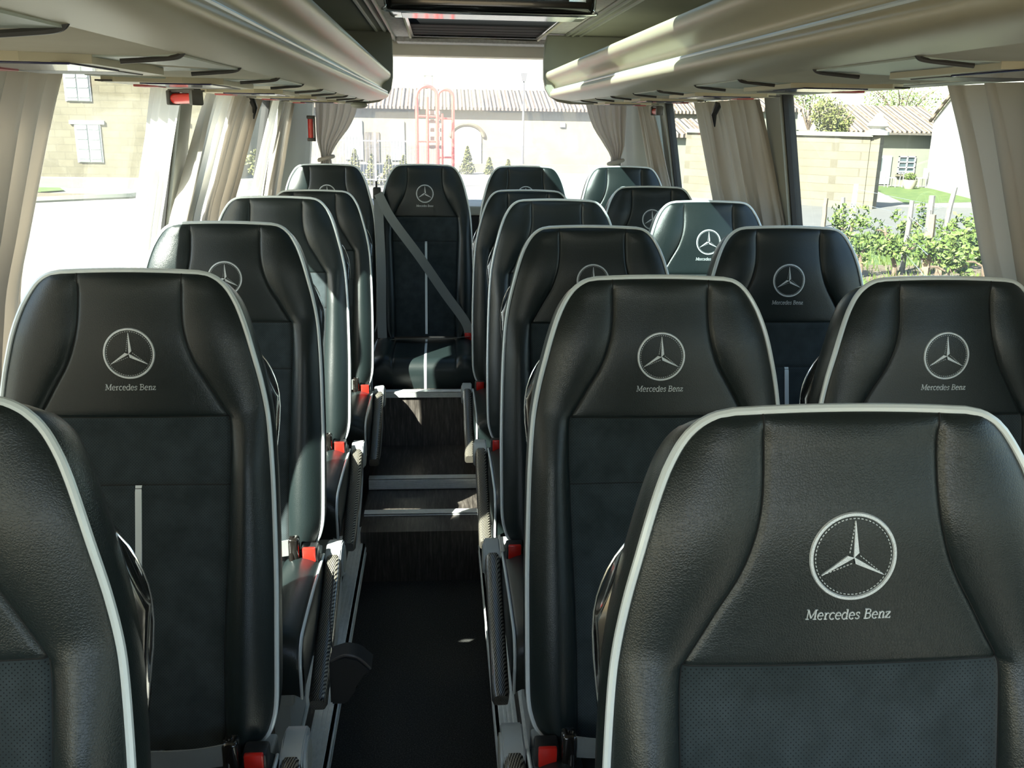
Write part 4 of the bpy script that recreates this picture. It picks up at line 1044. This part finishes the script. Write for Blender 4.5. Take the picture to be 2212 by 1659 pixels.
# right hand side
t = thing('garden_wall', 'block stone garden wall ending in a corner pier, seen through the right window', 'wall', (0, 0, 0))
def gw(bm):
    prism(bm, [(9.5, 36.4), (13.85, 32.35), (14.15, 32.65), (9.8, 36.8)], 2, G, Z(-.36))
    prism(bm, [(13.85, 32.35), (14.75, 31.85), (14.95, 32.15), (14.05, 32.7)], 2, G, Z(-.36))
part('masonry', gw, M['stone_pale'], t, smooth=False)
part('coping', lambda bm: prism(bm, [(9.45, 36.3), (13.85, 32.22), (14.75, 31.7), (14.98, 32.2), (14.1, 32.85), (9.8, 36.9)], 2, Z(-.36), Z(-.22)), M['render_green'], t, smooth=False)
part('pier', lambda bm: prism(bm, [(14.72, 31.95), (15.0, 31.65), (15.28, 31.95), (15.0, 32.25)], 2, G, Z(-.30)), M['stone_pale'], t, smooth=False)
def urn(bm):
    prof = [(.50, 0), (.50, .12), (.34, .16), (.30, .22), (.46, .30), (.42, .38), (.24, .52), (.18, .62), (.10, .70), (0, .74)]
    bm2 = bm; k = 4; rings = []
    for r, z in prof[:-1]: rings.append([bm.verts.new((15.0+.8*r*math.cos(a+.9), 31.95+.8*r*math.sin(a+.9), Z(-.30)+z)) for a in [2*PI*i/12 for i in range(12)]])
    tp = bm.verts.new((14.97, 32.05, Z(-.30)+.74))
    for i in range(len(rings)-1):
        for j in range(12): bm.faces.new((rings[i][j], rings[i][(j+1) % 12], rings[i+1][(j+1) % 12], rings[i+1][j]))
    for j in range(12): bm.faces.new((rings[-1][j], rings[-1][(j+1) % 12], tp))
part('finial', urn, M['white_wall'], t, label='pale carved stone finial on the pier')
t = thing('cottage', 'small rendered cottage with a clay tile roof beyond the garden wall', 'house', (0, 0, 0))
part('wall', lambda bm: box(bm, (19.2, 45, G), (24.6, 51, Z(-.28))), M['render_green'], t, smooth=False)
part('roof', troof(19.0, 24.9, 44.6, 48.5, -.28, .98, .36), M['tiles'], t, smooth=False)
part('gutter', lambda bm: box(bm, (19.0, 44.45, Z(-.40)), (24.9, 44.62, Z(-.30))), M['dark_gate'], t, smooth=False)
def win(bm):
    x, z, y = 22.78, -1.82, 44.95
    for a in (-.43, -.02, .38): box(bm, (x+a, y-.04, Z(z-.42)), (x+a+.05, y+.02, Z(z+.42)))
    for b in (-.42, -.14, .12, .37): box(bm, (x-.43, y-.04, Z(z+b)), (x+.43, y+.02, Z(z+b)+.05))
wf = part('window_frame', win, M['white_paint'], t, smooth=False)
part('window_pane', lambda bm: box(bm, (22.36, 44.97, Z(-2.24)), (23.2, 45.02, Z(-1.4))), M['dark_glass'], wf, smooth=False)
part('window_sill', lambda bm: box(bm, (22.3, 44.85, Z(-2.36)), (23.3, 45.02, Z(-2.26))), M['stone_pale'], t, smooth=False)
dr = part('door', lambda bm: box(bm, (21.2, 44.92, Z(-2.75)), (22.0, 45.02, Z(-1.38))), M['shutter'], t, smooth=False)
part('door_pane', lambda bm: box(bm, (21.28, 44.9, Z(-2.1)), (21.5, 44.94, Z(-1.5))), M['dark_glass'], dr, smooth=False)
t = thing('whitewashed_gable', 'dazzling white gable wall beside the cottage at the right window edge', 'house', (0, 0, 0))
def gab(bm):
    P = [(43.9, G), (43.9, Z(.30)), (40.5, Z(1.7)), (36.5, Z(3.2)), (30, Z(1.4)), (30, G)]
    A = [bm.verts.new((23.3+(y-43.9)*.245, y, z)) for y, z in P]; B = [bm.verts.new((31+(y-43.9)*.245, y, z)) for y, z in P]
    for i in range(len(P)): bm.faces.new((A[i], A[(i+1) % len(P)], B[(i+1) % len(P)], B[i]))
    bm.faces.new(A); bm.faces.new(B[::-1])
part('wall', gab, M['white_wall'], t, smooth=False)
def gabr(bm):
    for (y0, z0), (y1, z1) in (((44.1, .28), (40.5, 1.72)), ((40.5, 1.72), (36.5, 3.25))): tube(bm, [(23.2+(y0-43.9)*.245, y0, Z(z0)), (23.2+(y1-43.9)*.245, y1, Z(z1))], .09, 6)
part('verge', gabr, M['tiles'], t)
t = thing('far_outbuilding', 'outbuilding with tiled roof behind the left end of the garden wall', 'building', (0, 0, 0))
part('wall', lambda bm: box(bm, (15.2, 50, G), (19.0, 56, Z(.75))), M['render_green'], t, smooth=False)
part('roof', troof(15.0, 19.2, 49.7, 53, .75, 1.6, .36), M['tiles'], t, smooth=False)
t = thing('open_shed', 'dark open shed with tiled roof and board gate seen between the right curtains', 'shed', (0, 0, 0))
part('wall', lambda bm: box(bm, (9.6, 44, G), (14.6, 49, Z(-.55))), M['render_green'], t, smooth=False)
part('roof', troof(9.4, 14.8, 43.7, 47, -.55, .15, .36), M['tiles'], t, smooth=False)
part('gate', lambda bm: [box(bm, (11.6+i*.21, 43.85, G+.1), (11.79+i*.21, 43.95, Z(-1.25))) for i in range(12)], M['dark_gate'], t, smooth=False)
def tree(name, lab, x, y, c, rad, n, leaf, m, sd, trunk=.10, shell=.5):
    t = thing(name, lab, 'tree', (x, y, G)); rnd = random.Random(sd); h = c
    def f(bm):
        for i in range(9):
            a = rnd.uniform(0, 6.28); k = rnd.uniform(.15, .55)
            foliage(bm, (rad[0]*k*math.cos(a), rad[1]*k*math.sin(a), h+rad[2]*rnd.uniform(-.5, .5)), [q*.55 for q in rad], n//9, leaf, rnd, shell)
    part('foliage', f, m, t, smooth=False)
    def tr(bm):
        tube(bm, [(0, 0, 0), (.05, 0, h*.6), (0, .05, h)], trunk, 8, rad=[trunk, trunk*.8, trunk*.4])
        for i in range(8):
            a = 2*PI*i/8+rnd.uniform(-.3, .3); tube(bm, [(.03, 0, h*.62), (rad[0]*.4*math.cos(a), rad[1]*.4*math.sin(a), h), (rad[0]*.75*math.cos(a), rad[1]*.75*math.sin(a), h+rad[2]*.5)], .03, 5, rad=[trunk*.4, trunk*.25, .008])
    part('trunk', tr, M['bark'], t)
tree('bushy_tree', 'round olive green tree just behind the garden wall', 15.95, 38, 2.95, (1.05, 1.05, 1.0), 2600, .075, M['leaf_dark'], 3)
tree('leafy_tree', 'thin spring tree rising behind the cottage roof', 29.6, 60, 4.6, (3.4, 3, 1.6), 1500, .10, M['leaf'], 4, .14, .2)
tree('leafy_tree', 'pale sparse tree between outbuilding and cottage', 20.6, 52.5, 4.0, (1.6, 1.6, 1.3), 700, .09, M['leaf'], 5, .1, .2)
def ivy(bm): foliage(bm, (24.15, 44.8, Z(-1.75)), (.30, .1, .85), 160, .08, random.Random(9), 0)
tag(link('climbing_rose', finish(bm := bmesh.new(), 'x', M['leaf_dark']) if False else (lambda b: (ivy(b), finish(b, 'climbing_rose', M['leaf_dark'], False))[1])(bmesh.new())), 'dark climbing plant on the cottage wall right of its window', 'climbing plant')
# garden table and chairs
t = thing('garden_table', 'small white garden table before the cottage', 'table', (22.1, 43.6, G))
part('table_top', lambda bm: cyl(bm, (0, 0, .72), (0, 0, .75), .36, 20), M['white_paint'], t)
for i in range(4):
    a = PI/4+PI/2*i; part('leg', lambda bm, a=a: tube(bm, [(.25*math.cos(a), .25*math.sin(a), 0), (.2*math.cos(a), .2*math.sin(a), .73)], .018, 6), M['white_paint'], t)
for x, s, lab in ((21.35, 1, 'white garden chair left of the garden table'), (22.85, -1, 'white garden chair right of the garden table')):
    t = thing('garden_chair', lab, 'chair', (x, 43.5, G), (0, 0, 0), 'white garden chairs')
    part('seat', lambda bm: box(bm, (-.2, -.2, .43), (.2, .2, .46), .005), M['white_paint'], t, smooth=False)
    part('backrest', lambda bm, s=s: [box(bm, (-s*.2-.015, -.19+i*.09, .45), (-s*.2+.015, -.15+i*.09, .9)) for i in range(5)], M['white_paint'], t, smooth=False)
    for a in (-.17, .17):
        for b in (-.17, .17): part('leg', lambda bm, a=a, b=b: tube(bm, [(a*1.1, b, 0), (a, b, .44)], .014, 6), M['white_paint'], t)
t = thing('flower_pot', 'round stone pot with plants in front of the garden table', 'pot', (21.75, 42.4, G))
part('pot', lambda bm: tube(bm, [(0, 0, 0), (0, 0, .2), (0, 0, .42)], .3, 16, rad=[.2, .30, .33]), M['terracotta'], t)
part('plant', lambda bm: foliage(bm, (0, 0, .55), (.3, .3, .2), 160, .07, random.Random(8), 0), M['leaf'], t, smooth=False)
# vineyard stakes, wires and vines
ST = [(10.9, 25.9, -1.99, 0, .075, 'tan_wood', 'leftmost short tan stake at the road edge'), (11.0, 25.1, -1.90, .05, .075, 'grey_wood', 'grey vineyard stake beside the leftmost tan one'), (11.2, 24.8, -1.52, .03, .07, 'white_paint', 'pale tall stake in front of the garden wall corner'),
      (9.1, 17.6, -1.38, .02, .055, 'grey_wood', 'thin grey leaning stake before the road'), (9.42, 17.3, -1.62, 0, .09, 'tan_wood', 'thick square tan stake among the grey ones'), (10.15, 18.7, -1.36, -.03, .075, 'grey_wood', 'tall grey stake right of the thick tan stake'), (10.9, 19.6, -1.24, .12, .06, 'grey_wood', 'grey stake leaning right, farthest right of the vineyard stakes')]
for x, y, zt, ln, r, m, lab in ST:
    bm = bmesh.new(); h = zt+2.8; rnd = random.Random(int(x*100))
    tube(bm, [(ln*q*h+rnd.uniform(-.01, .01), rnd.uniform(-.01, .01), -.1+q*(h+.1)) for q in (0, .25, .5, .75, 1)], r, 6 if m != 'tan_wood' else 4, rad=[r, r*.95, r*.9, r*.92, r*.8])
    o = link('vineyard_stake', finish(bm, 'stake', M[m], False), None, (x, y, G)); tag(o, lab, 'stake', 'vineyard stakes')
for i, (z, lab) in enumerate(((.45, 'lowest vineyard wire strung between the stakes'), (.80, 'middle vineyard wire strung between the stakes'), (1.15, 'top vineyard wire strung between the stakes'))):
    bm = bmesh.new(); tube(bm, [(7.9, 14.5, G+z), (9.1, 17.6, G+z-.03), (10.15, 18.7, G+z), (10.9, 19.6, G+z-.02), (11.2, 24.8, G+z)], .006, 5)
    tag(link('vineyard_wire', finish(bm, 'wire', M['wire'])), lab, 'wire', 'vineyard wires')
rv = random.Random(77)
VN = ['behind the near right curtain edge', 'between the thin grey stake and the window seat', 'just left of the thick tan stake', 'at the foot of the thick tan stake', 'right of the tall grey stake', 'below the stake leaning right', 'at the right edge of the window view', 'in the second row behind the tan stake', 'in the second row by the window post', 'in the second row at the right', 'in the foreground near the seat top', 'in the foreground left of the curtain', 'in the far row by the road, left', 'in the far row by the road, right']
VP_ = [(8.6, 15.0), (7.9, 16.9), (8.75, 17.2), (9.6, 17.2), (10.2, 17.7), (10.7, 18.2), (10.6, 16.9), (10.2, 20.5), (9.2, 20.5), (11.6, 20.3), (8.9, 15.9), (9.6, 15.6), (10.2, 22.5), (11.6, 22.0)]
for i, ((x, y), w_) in enumerate(zip(VP_, VN)):
    t = thing('grape_vine', 'leafing vine plant '+w_, 'vine', (x, y, G+.02), group='vines in the vineyard')
    def tk(bm):
        p = [(0, 0, -.05), (rv.uniform(-.05, .05), 0, .2), (rv.uniform(-.1, .1), rv.uniform(-.05, .05), .42), (rv.uniform(-.3, .3), rv.uniform(-.1, .1), .55)]
        tube(bm, bez(p, 4), .04, 7, rad=[.055-.0028*j for j in range(13)])
        tube(bm, [(0, 0, .4), (-.2, .05, .5), (-.35, .05, .5)], .02, 5)
    part('trunk', tk, M['bark'], t)
    part('leaves', lambda bm: [foliage(bm, (rv.uniform(-.4, .4), rv.uniform(-.2, .2), rv.uniform(.4, .85)), (.18, .15, .16), 26, .07, rv, 0) for _ in range(7)], M['leaf'], t, smooth=False)
bm = bmesh.new()
for _ in range(5200):
    x, y = rv.uniform(7.5, 13.5), rv.uniform(13, 24); h = rv.uniform(.06, .20); a = rv.uniform(0, 6.28); d = (math.cos(a)*.02, math.sin(a)*.02)
    if y < 18.3 and rv.random() < .55: continue
    bm.faces.new([bm.verts.new(q) for q in ((x-d[0], y-d[1], G), (x+d[0], y+d[1], G), (x+rv.uniform(-.06, .06), y+rv.uniform(-.06, .06), G+h))])
tag(link('grass_tufts', finish(bm, 'grass', M['leaf'], False)), 'bright green grass and weeds among the vines', 'grass', None, 'stuff')
bm = bmesh.new(); foliage(bm, (-7.6, 43.5, G+.7), (1.2, .5, .8), 900, .09, rv, 0)
tag(link('hedge', finish(bm, 'hedge', M['conifer'], False)), 'low yellowish hedge right of the stone house', 'hedge')
